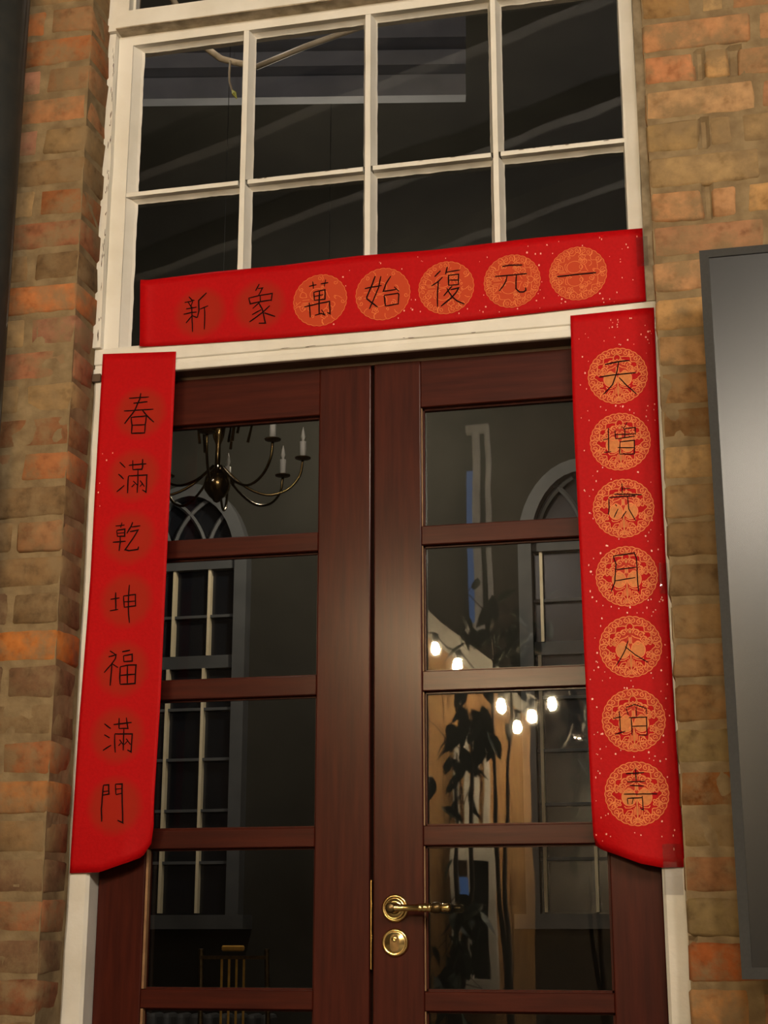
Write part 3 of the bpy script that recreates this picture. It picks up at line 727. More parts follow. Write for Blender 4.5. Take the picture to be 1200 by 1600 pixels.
def medal_art():
    """line work of the printed roundel on the unit disc: (lines, fills of dull gold, fills of orange)"""
    ln = []; dull = []; base = []
    n = 168
    outer = [((0.972 + 0.026 * abs(math.cos(14 * 2 * math.pi * i / n / 1.0 / 1))) * math.sin(2 * math.pi * i / n), (0.972 + 0.026 * abs(math.cos(14 * 2 * math.pi * i / n))) * math.cos(2 * math.pi * i / n)) for i in range(n + 1)]
    ln.append(outer)
    inner = []
    for i in range(n + 1):
        t = 2 * math.pi * i / n
        r = 0.735 + 0.045 * math.cos(12 * t) + 0.02 * math.cos(20 * t)
        inner.append((r * math.sin(t), r * math.cos(t)))
    ln.append(inner)
    ring = [(outer[i], inner[i]) for i in range(n + 1)]
    for k in range(26):
        t = 2 * math.pi * (k + 0.5) / 26
        s = 1 if k % 2 else -1
        cx, cz = 0.855 * math.sin(t), 0.855 * math.cos(t)
        ln.append(spiral(cx, cz, 0.085, 0.022, -t + math.pi / 2, 1.15 * s))
        a = t + s * 0.11
        ln.append([(0.75 * math.sin(a), 0.75 * math.cos(a)), (0.86 * math.sin(a + 0.02), 0.86 * math.cos(a + 0.02)), (0.955 * math.sin(a - 0.03), 0.955 * math.cos(a - 0.03))])
    for sx in (-1, 1):
        dull.append([(sx * 0.245 + 0.215 * math.cos(2 * math.pi * i / 22) * 1.0, -0.115 + 0.25 * math.sin(2 * math.pi * i / 22)) for i in range(22)])
        ln.append([(sx * 0.245 + 0.225 * math.cos(2 * math.pi * i / 22), -0.115 + 0.262 * math.sin(2 * math.pi * i / 22)) for i in range(23)])
        ln.append(arc(sx * 0.24, 0.115, 0.075, 0.06, 0, 360, 12))
        dull.append(arc(sx * 0.24, 0.115, 0.025, 0.022, 0, 330, 8))
        for (a, b, r) in ((0.44, 0.22, 0.085), (0.36, 0.37, 0.09), (0.20, 0.45, 0.085), (0.49, 0.08, 0.06)):
            ln.append(spiral(sx * a, b, r, 0.02, math.pi / 2, -1.2 * sx))
            ln.append(arc(sx * a, b, r * 1.25, r * 1.25, 10, 190, 8))
        ln.append([(sx * 0.05, 0.36), (sx * 0.16, 0.29), (sx * 0.30, 0.25), (sx * 0.42, 0.10)])
        for (a, b) in ((0.60, 0.16), (0.62, -0.28)):
            pts = [(sx * (a + (0.115 + 0.028 * math.cos(5 * q)) * math.cos(q)), b + (0.105 + 0.024 * math.cos(5 * q)) * math.sin(q)) for q in [2 * math.pi * i / 26 for i in range(27)]]
            ln.append(pts); base.append(pts[:-1])
            ln.append(spiral(sx * (a - 0.02), b, 0.065, 0.015, 0, 1.1 * sx, 10)); ln.append([(sx * (a + 0.1), b), (sx * 0.76, b + 0.02)])
        ln.append([(sx * 0.10, -0.45), (sx * 0.105, -0.70)]); ln.append([(sx * 0.055, -0.40), (sx * 0.055, -0.66)])
        lf = [(sx * (0.155 + 0.0), -0.50), (sx * 0.30, -0.53), (sx * 0.39, -0.66), (sx * 0.33, -0.72), (sx * 0.20, -0.76), (sx * 0.155, -0.68), (sx * 0.155, -0.50)]
        ln.append(lf); ln.append(spiral(sx * 0.26, -0.63, 0.075, 0.02, 0.4, 1.0 * sx, 10))
        ln.append([(sx * 0.06, -0.36), (sx * 0.22, -0.44), (sx * 0.36, -0.44), (sx * 0.40, -0.38)])
        ln.append([(sx * 0.06, -0.30), (sx * 0.13, -0.22), (sx * 0.16, -0.30)])
        ln.append([(0, -0.90), (sx * 0.10, -0.86), (sx * 0.17, -0.93)]); ln.append([(0, -0.72), (sx * 0.06, -0.82), (sx * 0.12, -0.86)])
        ln.append([(0, 0.82), (sx * 0.10, 0.70), (sx * 0.13, 0.60), (sx * 0.05, 0.54), (0, 0.60)])
        ln.append(spiral(sx * 0.11, 0.56, 0.05, 0.015, 0, 1.0 * sx, 8))
        ln.append([(sx * 0.035, 0.32), (sx * 0.045, 0.12), (sx * 0.09, 0.05)])
    dull.append([(0, -0.05), (0.022, -0.2), (0.03, -0.6), (0.012, -0.86), (-0.012, -0.86), (-0.03, -0.6), (-0.022, -0.2)])
    dull.append([(0.03, 0.30), (0.05, 0.16), (0, 0.08), (-0.05, 0.16), (-0.03, 0.30)])
    dull.append([(0.045 * math.cos(2 * math.pi * i / 10), 0.49 + 0.05 * math.sin(2 * math.pi * i / 10)) for i in range(10)])
    arch = [(0.50 * math.cos(math.radians(a)), 0.06 + 0.46 * math.sin(math.radians(a))) for a in range(-10, 191, 10)]
    return ln, dull, base, ring, arch
ART = medal_art()
RM = 0.0585

def medallion(cx, cz, yfun, style, parent):
    """style: 'fine' crisp gold print, 'worn' solid orange with some line work, 'faded' soft orange disc"""
    org = Vector((cx, yfun(cx, cz), cz))
    def disc(r, off, mat_, name, par):
        vs = [(cx, yfun(cx, cz) - off, cz)]; fs = []; n = 40; rings = 5
        for q in range(1, rings + 1):
            for i in range(n):
                a = 2 * math.pi * i / n; x = cx + r * q / rings * math.cos(a); z = cz + r * q / rings * math.sin(a)
                vs.append((x, yfun(x, z) - off, z))
        for i in range(n): fs.append((0, 1 + i, 1 + (i + 1) % n))
        for q in range(rings - 1):
            for i in range(n):
                a = 1 + q * n + i; b = 1 + q * n + (i + 1) % n
                fs.append((a, a + n, b + n, b))
        me = bpy.data.meshes.new(name)
        me.from_pydata([tuple(Vector(p) - org) for p in vs], [], fs); me.materials.append(mat_)
        o = bpy.data.objects.new(name, me); o.location = org - wloc(parent); link(o, parent)
        return o
    if style == 'faded':
        return disc(RM * 1.05, 0.0005, M['faded'], 'medallion', parent)
    ln, dull, base, ring, arch = ART
    S = (lambda p: (cx + p[1] * RM, cz - p[0] * RM)) if style.startswith('worn') else (lambda p: (cx + p[0] * RM, cz + p[1] * RM))
    if style.startswith('worn'):
        md = disc(RM * 0.99, 0.0005, M['faded2'], 'medallion', parent)
        keep = {'worn1': 0.25, 'worn2': 0.55, 'worn3': 0.9}[style]
        w = 0.0010
    else:
        mb = MB()
        # faint orange ground of the ring and the clouds
        for (p0, q0), (p1, q1) in zip(ring, ring[1:]):
            quad = [S(p0), S(p1), S(q1), S(q0)]
            mb.add([(x, yfun(x, z) - 0.0005, z) for x, z in quad], [(0, 1, 2, 3)])
        for poly in base + [arch]:
            mb.add([(x, yfun(x, z) - 0.0005, z) for x, z in [S(p) for p in poly]], [tuple(range(len(poly)))])
        md = mb.build('medallion', M['orange'], parent)
        keep = 1.0; w = 0.0017
    mb = MB(); rng = random.Random(int(cx * 1000) + int(cz * 77))
    for l in ln:
        if rng.random() < keep:
            mb.strip([S(p) for p in l], w, yfun, 0.0010)
    mb.build('gold_lines', M['gold'], md)
    mb = MB()
    for poly in dull:
        mb.add([(x, yfun(x, z) - 0.0008, z) for x, z in [S(p) for p in poly]], [tuple(range(len(poly)))])
    if style == 'fine':
        mb.build('gold_fill', M['gold2'], md)
    return md

def character(strokes, yfun, parent, w=0.0030):
    mb = MB()
    for k, s in enumerate(strokes):
        pts = [(a / 1e4, b / 1e4) for a, b in s]
        fine = []
        for p, q in zip(pts, pts[1:]):
            d = math.hypot(q[0]-p[0], q[1]-p[1]); n = max(1, int(d / 0.008))
            for i in range(n): fine.append((p[0] + (q[0]-p[0]) * i / n + random.uniform(-1, 1) * 0.00025, p[1] + (q[1]-p[1]) * i / n + random.uniform(-1, 1) * 0.00025))
        fine.append(pts[-1])
        mb.strip(fine, w * random.uniform(0.9, 1.12), yfun, 0.0014 + 0.00002 * k, taper=True)
    return mb.build('brush_character', M['ink'], parent)

def flecks(spots, yfun, parent):
    mb = MB()
    for (x, z) in spots:
        r = random.uniform(0.0011, 0.0026); a0 = random.uniform(0, 6.28); e = random.uniform(0.5, 1.0)
        ps = [(x + r * e * math.cos(a0 + k * 1.2566) * random.uniform(.6, 1.1), z + r * math.sin(a0 + k * 1.2566) * random.uniform(.6, 1.2)) for k in range(5)]
        mb.add([(p, yfun(p, q) - 0.0012, q) for p, q in ps], [tuple(range(5))])
    o = mb.build('gold_flecks', M['fleck'], parent); o['kind'] = 'stuff'
    return o

def tape(x0, x1, z0, z1, yfun, parent, off=0.0022):
    vs = []; fs = []; nx, nz = 4, 7
    for j in range(nz + 1):
        for i in range(nx + 1):
            x = x0 + (x1 - x0) * i / nx + random.uniform(-1, 1) * 0.0004; z = z0 + (z1 - z0) * j / nz
            vs.append((x, yfun(x, z) - off - random.uniform(0, 1) * 0.0012, z))
    for j in range(nz):
        for i in range(nx):
            a = j * (nx + 1) + i; fs.append((a, a + 1, a + nx + 2, a + nx + 1))
    return MB().add(vs, fs).build('tape_strip', M['tape'], parent, smooth=True)

random.seed(21)
cl = thing('couplet', (-0.52, -0.006, 1.118), 'vertical red paper couplet reading 春滿乾坤福滿門 beside the brick pier', 'couplet', 'vertical red couplets')
sheet([(2.213, -0.597), (1.72, -0.599), (1.414, -0.607), (1.118, -0.610)], [(2.204, -0.429), (1.779, -0.431), (1.448, -0.434), (1.208, -0.440), (1.173, -0.447)],
      [(0, 2.213), (1, 2.204)], [(0, 1.118), (0.38, 1.119), (0.75, 1.138), (0.9, 1.148), (1, 1.174)], y_left, 24, 60, cl)
for (x, z), st in zip(MEDALS['L'], STROKES['L']):
    medallion(x, z, y_left, 'faded', cl)
    character(st, y_left, cl)
flecks([(-0.585, 1.985), (-0.562, 1.985), (-0.588, 1.92), (-0.59, 1.90), (-0.575, 1.97), (-0.585, 1.87)], y_left, cl)

crr = thing('couplet', (0.50, -0.006, 1.118), 'vertical red paper couplet with gold roundels reading 天增歲月人增壽', 'couplet', 'vertical red couplets')
sheet([(2.208, 0.414), (2.007, 0.413), (1.796, 0.416), (1.543, 0.418), (1.301, 0.421), (1.172, 0.4225), (1.155, 0.427)], [(2.21, 0.581), (1.915, 0.579), (1.585, 0.580), (1.356, 0.582), (1.119, 0.587)],
      [(0, 2.208), (1, 2.2105)], [(0, 1.160), (0.06, 1.152), (0.22, 1.143), (0.5, 1.126), (0.75, 1.118), (1, 1.119)], y_right, 24, 60, crr)
for k, ((x, z), st) in enumerate(zip(MEDALS['R'], STROKES['R'])):
    medallion(x, z, y_right, 'fine', crr)
    character(st, y_right, crr, 0.0027 if k == 0 else 0.0022)
sp = []
while len(sp) < 170:
    x, z = random.uniform(0.428, 0.574), random.uniform(1.150, 2.195)
    if all((x - a) ** 2 + (z - b) ** 2 > 0.0605 ** 2 for a, b in MEDALS['R']) and z > 1.16 - (x - 0.43) * 0.25: sp.append((x, z))
flecks(sp, y_right, crr)
tape(0.566, 0.583, 1.625, 1.685, y_right, crr)
tape(0.548, 0.582, 1.070, 1.160, lambda x, z: y_right(x, z) if z > 1.118 else -0.0015 , crr)

cb = thing('banner', (0.025, -0.005, 2.212), 'horizontal red paper banner reading 新象萬始復元一 across the window sill', 'banner')
sheet([(2.39, -0.516), (2.225, -0.511), (2.20, -0.514)], [(2.39, 0.566), (2.2, 0.566)], [(0, 2.376), (0.15, 2.381), (0.3, 2.380), (0.45, 2.385), (0.6, 2.382), (0.8, 2.386), (1, 2.385)],
      [(0, 2.2215), (0.1, 2.2185), (0.3, 2.214), (0.5, 2.213), (0.7, 2.217), (0.9, 2.223), (1, 2.225)], y_top, 60, 10, cb)
for (x, z), st, sty in zip(MEDALS['B'], STROKES['B'], ('faded', 'faded', 'worn1', 'worn1', 'worn2', 'worn3', 'worn3')):
    medallion(x, z, y_top, sty, cb)
    character(st, y_top, cb, 0.0030)
sp = []
while len(sp) < 64:
    x, z = random.uniform(-0.2, 0.555), random.uniform(2.228, 2.374)
    if random.random() < (x + 0.25) / 0.8 and all((x - a) ** 2 + (z - b) ** 2 > 0.0605 ** 2 for a, b in MEDALS['B']): sp.append((x, z))
flecks(sp, y_top, cb)
tape(0.552, 0.575, 2.30, 2.365, y_top, cb)

# ================================================================== wall display and drain pipe
tv = thing('display_screen', (1.06, -0.24, 0.9325), 'large black wall display with a thin bezel, switched off', 'display screen')
TX0, TX1, TZ0, TZ1, TY = 0.6775, 1.445, 0.9325, 2.193, -0.292
MB().box(TX0, TX1, TY + 0.006, TY + 0.050, TZ0, TZ1).build('case', M['bezel'], tv, bevel=0.004, seg=2)
b = 0.0165
bz = MB().box(TX0, TX0 + b, TY, TY + 0.008, TZ0, TZ1).box(TX1 - b, TX1, TY, TY + 0.008, TZ0, TZ1)
bz.box(TX0 + b, TX1 - b, TY, TY + 0.008, TZ0, TZ0 + 0.018).box(TX0 + b, TX1 - b, TY, TY + 0.008, TZ1 - 0.015, TZ1)
bz.build('bezel', M['bezel'], tv)
MB().box(TX0 + b, TX1 - b, TY + 0.0025, TY + 0.0065, TZ0 + 0.018, TZ1 - 0.015).build('screen', M['screen'], tv)
MB().box(0.90, 1.22, TY + 0.045, YF - 0.007, 1.4, 1.75).build('wall_bracket', M['black'], tv)

pp = thing('drain_pipe', (-0.80, -0.19, 0.0), 'black iron drain pipe running up the brick pier', 'pipe')
MB().tube([(-0.800, -0.190, 0.0), (-0.800, -0.190, 4.4)], 0.062, 24).build('pipe', M['black'], pp, smooth=True)
for zz in (0.55, 3.55):
    MB().lathe([(0.072, 0), (0.078, 0.01), (0.078, 0.07), (0.072, 0.08)], (-0.800, -0.190, zz), 'z', 24).build('collar', M['black'], pp, smooth=True)
    MB().box(-0.895, -0.715, -0.130, YF - 0.006, zz + 0.015, zz + 0.065).build('bracket', M['black'], pp)

# ================================================================== the hall behind the glass
HX0, HX1, HY, HZ = -3.4, 1.9, 5.0, 5.3
st = lambda o: tag(o, kind='structure')
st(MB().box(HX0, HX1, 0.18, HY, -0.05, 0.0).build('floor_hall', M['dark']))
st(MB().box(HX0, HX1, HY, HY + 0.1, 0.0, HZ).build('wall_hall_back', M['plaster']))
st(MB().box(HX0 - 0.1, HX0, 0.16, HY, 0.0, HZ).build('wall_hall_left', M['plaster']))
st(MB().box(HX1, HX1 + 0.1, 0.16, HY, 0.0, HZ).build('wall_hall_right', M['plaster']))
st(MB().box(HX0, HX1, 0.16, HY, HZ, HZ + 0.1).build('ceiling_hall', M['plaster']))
# moulded cornice of a lower canopy that runs at an angle across the hall
cor = thing('trim_2', (-0.98, 2.75, 4.5), 'pale moulded cornice running across the dark hall', kind='structure')
a0, a1 = Vector((-2.6, 2.42, 4.5)), Vector((-0.28, 2.89, 4.5))
MB().obox(a0, a1, 0.06, 0.10).build('lower_band', M['cornice'], cor)
MB().obox(a0 + Vector((0.01, -0.05, 0.09)), a1 + Vector((0.01, -0.05, 0.09)), 0.10, 0.07).build('middle_band', M['cornice'], cor)
MB().obox(a0 + Vector((0.02, -0.10, 0.20)), a1 + Vector((0.02, -0.10, 0.20)), 0.14, 0.12).build('upper_band', M['cornice'], cor)

def arch_pts(xc, hw, zs, rise, n=20):
    return [(xc + hw * math.cos(math.pi * k / n), zs + rise * math.sin(math.pi * k / n)) for k in range(n + 1)]
def hall_window(name, xc, hw, label, bars):
    w = thing(name, (xc, HY - 0.05, 1.09), label, kind='structure')
    zs, rise = 2.98, 0.46
    o = [(xc + hw, 1.10)] + arch_pts(xc, hw, zs, rise) + [(xc - hw, 1.10)]
    i = [(xc + hw - 0.07, 1.10)] + arch_pts(xc, hw - 0.07, zs, rise - 0.07) + [(xc - hw + 0.07, 1.10)]
    mb = MB(); n = len(o)
    vs = [(x, HY - 0.09, z) for x, z in o] + [(x, HY - 0.09, z) for x, z in i] + [(x, HY, z) for x, z in o] + [(x, HY - 0.01, z) for x, z in i]
    fs = []
    for k in range(n - 1):
        fs += [(k, k + 1, n + k + 1, n + k), (k, 2*n + k, 2*n + k + 1, k + 1), (n + k, n + k + 1, 3*n + k + 1, 3*n + k)]
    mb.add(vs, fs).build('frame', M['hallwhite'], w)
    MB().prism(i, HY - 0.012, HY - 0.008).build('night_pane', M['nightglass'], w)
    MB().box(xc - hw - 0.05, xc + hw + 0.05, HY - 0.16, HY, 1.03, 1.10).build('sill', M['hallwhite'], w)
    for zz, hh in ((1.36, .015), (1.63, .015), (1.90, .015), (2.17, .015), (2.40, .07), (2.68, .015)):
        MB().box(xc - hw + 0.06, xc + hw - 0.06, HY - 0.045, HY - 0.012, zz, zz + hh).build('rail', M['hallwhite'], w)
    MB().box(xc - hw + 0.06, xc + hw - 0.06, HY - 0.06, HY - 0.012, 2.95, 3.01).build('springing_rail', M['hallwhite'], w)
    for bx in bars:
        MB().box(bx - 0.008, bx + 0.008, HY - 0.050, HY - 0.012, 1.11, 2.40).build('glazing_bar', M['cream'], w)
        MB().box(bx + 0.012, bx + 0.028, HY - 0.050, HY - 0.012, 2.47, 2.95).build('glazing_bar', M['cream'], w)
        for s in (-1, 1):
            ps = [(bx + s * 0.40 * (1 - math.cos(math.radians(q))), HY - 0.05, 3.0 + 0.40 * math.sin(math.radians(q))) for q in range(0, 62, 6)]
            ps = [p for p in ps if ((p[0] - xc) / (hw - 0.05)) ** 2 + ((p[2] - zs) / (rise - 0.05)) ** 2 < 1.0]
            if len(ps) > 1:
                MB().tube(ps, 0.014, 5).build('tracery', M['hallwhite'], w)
    return w
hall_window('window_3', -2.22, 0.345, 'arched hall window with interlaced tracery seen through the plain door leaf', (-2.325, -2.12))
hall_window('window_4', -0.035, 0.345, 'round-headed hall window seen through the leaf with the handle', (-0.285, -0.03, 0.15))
# column radiator under the left window
rd = thing('radiator', (-2.0, 4.85, 0.0), 'old column radiator under the arched hall window', 'radiator')
for k in range(10):
    x = -2.38 + k * 0.075
    MB().box(x, x + 0.05, 4.78, 4.93, 0.06, 0.62).build('column', M['hallwhite'], rd, bevel=0.02, seg=2)
MB().box(-2.36, -1.66, 4.83, 4.88, 0.10, 0.14).build('lower_pipe', M['hallwhite'], rd)
MB().box(-2.36, -2.33, 4.80, 4.91, 0.0, 0.08).build('foot', M['hallwhite'], rd); MB().box(-1.70, -1.67, 4.80, 4.91, 0.0, 0.08).build('foot', M['hallwhite'], rd)
# gilt chair
gc = thing('gilt_chair', (-1.585, 4.15, 0.0), 'gilt spindle-back chair standing in the dark hall', 'chair')
for sx in (-1, 1):
    MB().tube([(-1.585 + sx * 0.16, 4.0, 0.0), (-1.585 + sx * 0.16, 4.02, 0.5), (-1.585 + sx * 0.155, 3.98, 0.94)], 0.012, 8).build('back_post', M['brassdark'], gc)
    MB().tube([(-1.585 + sx * 0.17, 4.38, 0.0), (-1.585 + sx * 0.17, 4.36, 0.45)], 0.014, 8).build('leg', M['gilt'], gc)
MB().box(-1.64, -1.535, 3.965, 3.99, 0.93, 0.955).build('crest_rail', M['gilt'], gc, bevel=0.006)
MB().box(-1.745, -1.43, 3.97, 3.99, 0.895, 0.91).build('top_rail', M['brassdark'], gc)
for k in range(4):
    MB().tube([(-1.64 + k * 0.035, 3.99, 0.47), (-1.64 + k * 0.035, 3.98, 0.90)], 0.006, 6).build('spindle', M['gilt'], gc)
MB().box(-1.765, -1.405, 4.0, 4.39, 0.44, 0.475).build('seat', M['dark'], gc, bevel=0.01)

# chandelier
CX, CY, CZ = -1.21, 2.5, 2.68
ch = thing('chandelier', (CX, CY, CZ), 'brass chandelier with candle sleeves hanging in the dark hall', 'chandelier')
MB().lathe([(0.002, -0.075), (0.012, -0.07), (0.018, -0.06), (0.03, -0.05), (0.048, -0.025), (0.052, 0.0), (0.045, 0.03), (0.028, 0.05), (0.012, 0.065), (0.010, 0.16), (0.022, 0.19), (0.028, 0.23), (0.016, 0.27), (0.009, 0.36)],
           (CX, CY, CZ), 'z', 20).build('stem', M['oldbrass'], ch, smooth=True)
MB().tube([(CX, CY, CZ + 0.35), (CX, CY, HZ)], 0.0014, 5).build('chain', M['black'], ch)
for k in range(8):
    a = math.radians(12 + 45 * k)
    dx, dy = math.cos(a), math.sin(a)
    prof = [(0.02, 0.07), (0.10, -0.005), (0.19, -0.045), (0.27, -0.025), (0.318, 0.03), (0.33, 0.095)]
    pr_ = []
    ext = [prof[0]] + prof + [prof[-1]]
    for i in range(len(prof) - 1):
        p0, p1_, p2_, p3_ = ext[i:i+4]
        for t in (0, 0.25, 0.5, 0.75):
            pr_.append(tuple(0.5 * (2*p1_[c] + (p2_[c]-p0[c])*t + (2*p0[c]-5*p1_[c]+4*p2_[c]-p3_[c])*t*t + (3*p1_[c]-p0[c]-3*p2_[c]+p3_[c])*t**3) for c in (0, 1)))
    pr_.append(prof[-1])
    am = MB().tube([(CX + dx * r, CY + dy * r, CZ + z) for r, z in pr_], 0.0055, 6).build('arm', M['oldbrass'], ch, smooth=True)
    c0 = (CX + dx * 0.33, CY + dy * 0.33, CZ + 0.095)
    MB().lathe([(0.006, 0), (0.03, 0.006), (0.032, 0.010), (0.012, 0.012)], c0, 'z', 12).build('drip_pan', M['brassdark'], am)
    MB().lathe([(0.0125, 0.012), (0.0125, 0.075)], c0, 'z', 10).build('candle_sleeve', M['candle'], am, smooth=True)
    MB().lathe([(0.004, 0.075), (0.009, 0.095), (0.006, 0.115), (0.001, 0.135)], c0, 'z', 8).build('bulb', M['candle'], am, smooth=True)
for k in range(16):
    a = 2 * math.pi * k / 16; r = 0.09 if k % 2 else 0.15
    MB().tube([(CX + r * math.cos(a), CY + r * math.sin(a), CZ + 0.30), (CX + r * 0.8 * math.cos(a), CY + r * 0.8 * math.sin(a), CZ + 0.16 + 0.05 * (k % 3))], [0.003, 0.006], 5).build('crystal_drop', M['oldbrass'], ch)
MB().lathe([(0.15, 0.30), (0.155, 0.31), (0.15, 0.32), (0.02, 0.33)], (CX, CY, CZ), 'z', 24).build('crown_ring', M['oldbrass'], ch, smooth=True)
hg = thing('hall_fill_globe', (-1.15, 3.9, 3.68), 'unseen globe lamp added to brighten the hall', 'lamp')  # lamp added out of sight to light the hall windows
MB().lathe([(0.002, -0.09), (0.045, -0.078), (0.078, -0.045), (0.09, 0.0), (0.078, 0.045), (0.045, 0.078), (0.02, 0.088)], (-1.15, 3.9, 3.68), 'z', 20).build('globe', M['hallfill'], hg, smooth=True)
MB().lathe([(0.022, 0.085), (0.025, 0.11), (0.0015, 0.12), (0.0015, HZ - 3.68)], (-1.15, 3.9, 3.68), 'z', 10).build('flex', M['black'], hg, smooth=True)
sc_ = thing('cornice_fill', (-0.9, 0.40, 3.95), 'small unseen sconce inside above the window', 'lamp')  # lamp added out of sight to light the front of the cornice
MB().lathe([(0.002, -0.06), (0.03, -0.052), (0.052, -0.03), (0.06, 0.0), (0.052, 0.03), (0.03, 0.052), (0.015, 0.058)], (-0.9, 0.40, 3.95), 'z', 16).build('globe', M['fill'], sc_, smooth=True)
MB().tube([(-0.9, 0.40, 4.01), (-0.9, 0.40, 4.05), (-0.9, 0.166, 4.05)], 0.01, 8).build('arm', M['brassdark'], sc_)
# cable and dry tendril just inside the upper window
cbx = thing('cable', (-0.43, 0.5, 3.19), 'cream cable looped behind the upper panes', 'cable')
MB().tube([(-0.10, 0.5, 3.285), (-0.14, 0.5, 3.274), (-0.295, 0.5, 3.236), (-0.433, 0.5, 3.193)], 0.008, 8).build('pale_run', M['cable'], cbx, smooth=True)
MB().tube([(-0.433, 0.5, 3.193), (-0.49, 0.5, 3.214), (-0.531, 0.5, 3.231), (-0.581, 0.5, 3.276), (-0.62, 0.5, 3.33), (-0.68, 0.36, 3.45), (-0.70, 0.165, 3.52)], 0.009, 8).build('grey_run', M['greybrown'], cbx, smooth=True)
td = cbx
MB().tube([(-0.501, 0.49, 3.215), (-0.503, 0.49, 3.18), (-0.502, 0.49, 3.155), (-0.494, 0.49, 3.125)], 0.003, 6).build('dry_tendril', M['cable'], td)
M['yleaf'] = mat('yellow_green_leaf', (0.40, 0.42, 0.08), (0.30, 0.30, 0.06), scale=30, rough=0.6)
MB().tube([(-0.494, 0.49, 3.128), (-0.487, 0.488, 3.115), (-0.480, 0.49, 3.100)], [0.002, 0.007, 0.001], 6).build('tendril_leaf', M['yleaf'], td)

# ================================================================== the courtyard on the near side
st(MB().box(-5, 4, -7.0, -0.1, -0.05, 0.0).build('floor', M['stone']))
st(MB().box(-5, 4, -7.1, -6.4, 0.0, 6.5).build('wall_back', M['backwall']))
st(MB().box(-5.1, -5, -6.4, -0.1, 0.0, 6.5).build('wall_far_left', M['backwall']))
st(MB().box(4, 4.1, -6.4, -0.1, 0.0, 6.5).build('wall_far_right', M['backwall']))
RS = 0.28
rf = MB().obox((-5, -3.25, 4.55 + RS * -5 + 0.9), (4, -3.25, 4.55 + RS * 4 + 0.9), 6.3, 0.06).build('ceiling', M['roofdark'])
st(rf)
for k in range(6):
    y = -0.75 - k * 0.95
    MB().obox((-5, y, 4.55 + RS * -5 + 0.80), (4, y, 4.55 + RS * 4 + 0.80), 0.09, 0.14).build('rafter', M['rafter'], rf)

# pine-clad kiosk wall with a sloping white bargeboard
ks = thing('wall_kiosk', (-0.95, -5.3, 0.0), 'pine-boarded kiosk front with a sloping white bargeboard', kind='structure')
for k in range(8):
    x = -1.37 + k * 0.12
    zt = 2.61 - 0.84 * (x + 0.06 + 0.93) - 0.03
    MB().add([(x + .002, -5.30, 0), (x + .118, -5.30, 0), (x + .118, -5.33, 0), (x + .002, -5.33, 0), (x + .002, -5.30, zt + .05), (x + .118, -5.30, zt - .05), (x + .118, -5.33, zt - .05), (x + .002, -5.33, zt + .05)],
             [(0,3,2,1),(4,5,6,7),(0,1,5,4),(1,2,6,5),(2,3,7,6),(3,0,4,7)]).build('plank', M['pine'], ks)
MB().obox((-1.38, -5.24, 2.65 - 0.84 * (-1.38 + 0.93)), (-0.38, -5.24, 2.65 - 0.84 * (-0.38 + 0.93)), 0.05, 0.11).build('bargeboard', M['kioskwhite'], ks)
MB().box(-1.37, -0.40, -5.9, -5.34, 0.0, 0.1).build('plinth', M['stone'], ks)
# row of white balusters and a narrow glazed door set in the boards
sh = thing('balusters', (-0.74, -5.28, 1.45), 'row of white balusters on the pine boards', 'balusters')
for k in range(4):
    MB().box(-0.83 + k * 0.055, -0.805 + k * 0.055, -5.295, -5.265, 1.47, 2.05).build('baluster', M['kioskwhite'], sh)
MB().box(-0.85, -0.62, -5.298, -5.27, 1.44, 1.48).build('bottom_bar', M['kioskwhite'], sh)
MB().box(-0.85, -0.62, -5.298, -5.27, 2.04, 2.08).build('top_bar', M['kioskwhite'], sh)
kd = thing('window_5', (-0.72, -5.28, 0.70), 'narrow white glazed frame with a dusk-blue pane', kind='structure')
for x0, x1, z0, z1 in ((-0.85, -0.81, 0.7, 1.44), (-0.65, -0.61, 0.7, 1.44), (-0.81, -0.65, 1.39, 1.44), (-0.81, -0.65, 0.7, 0.78), (-0.76, -0.745, 0.78, 1.39)):
    MB().box(x0, x1, -5.298, -5.26, z0, z1).build('frame_bar', M['kioskwhite'], kd)
MB().box(-0.808, -0.762, -5.297, -5.29, 1.17, 1.30).build('blue_pane', M['duskblue'], kd)
MB().box(-0.744, -0.652, -5.297, -5.29, 0.78, 1.39).build('dark_pane', M['nightglass'], kd)
tw = thing('window_6', (-0.845, -6.37, 2.9), 'tall narrow white window with dusk light on the courtyard wall', kind='structure')
for x0, x1, z0, z1 in ((-0.875, -0.83, 2.9, 4.15), (-0.79, -0.765, 2.9, 4.15), (-0.92, -0.765, 4.15, 4.20), (-0.92, -0.765, 2.85, 2.9)):
    MB().box(x0, x1, -6.398, -6.33, z0, z1).build('frame_bar', M['kioskwhite'], tw)
MB().box(-0.92, -0.875, -6.397, -6.38, 2.9, 3.9).build('blue_pane', M['duskblue'], tw)
MB().box(-0.83, -0.79, -6.397, -6.38, 2.9, 4.15).build('curtain', M['plaster'], tw)

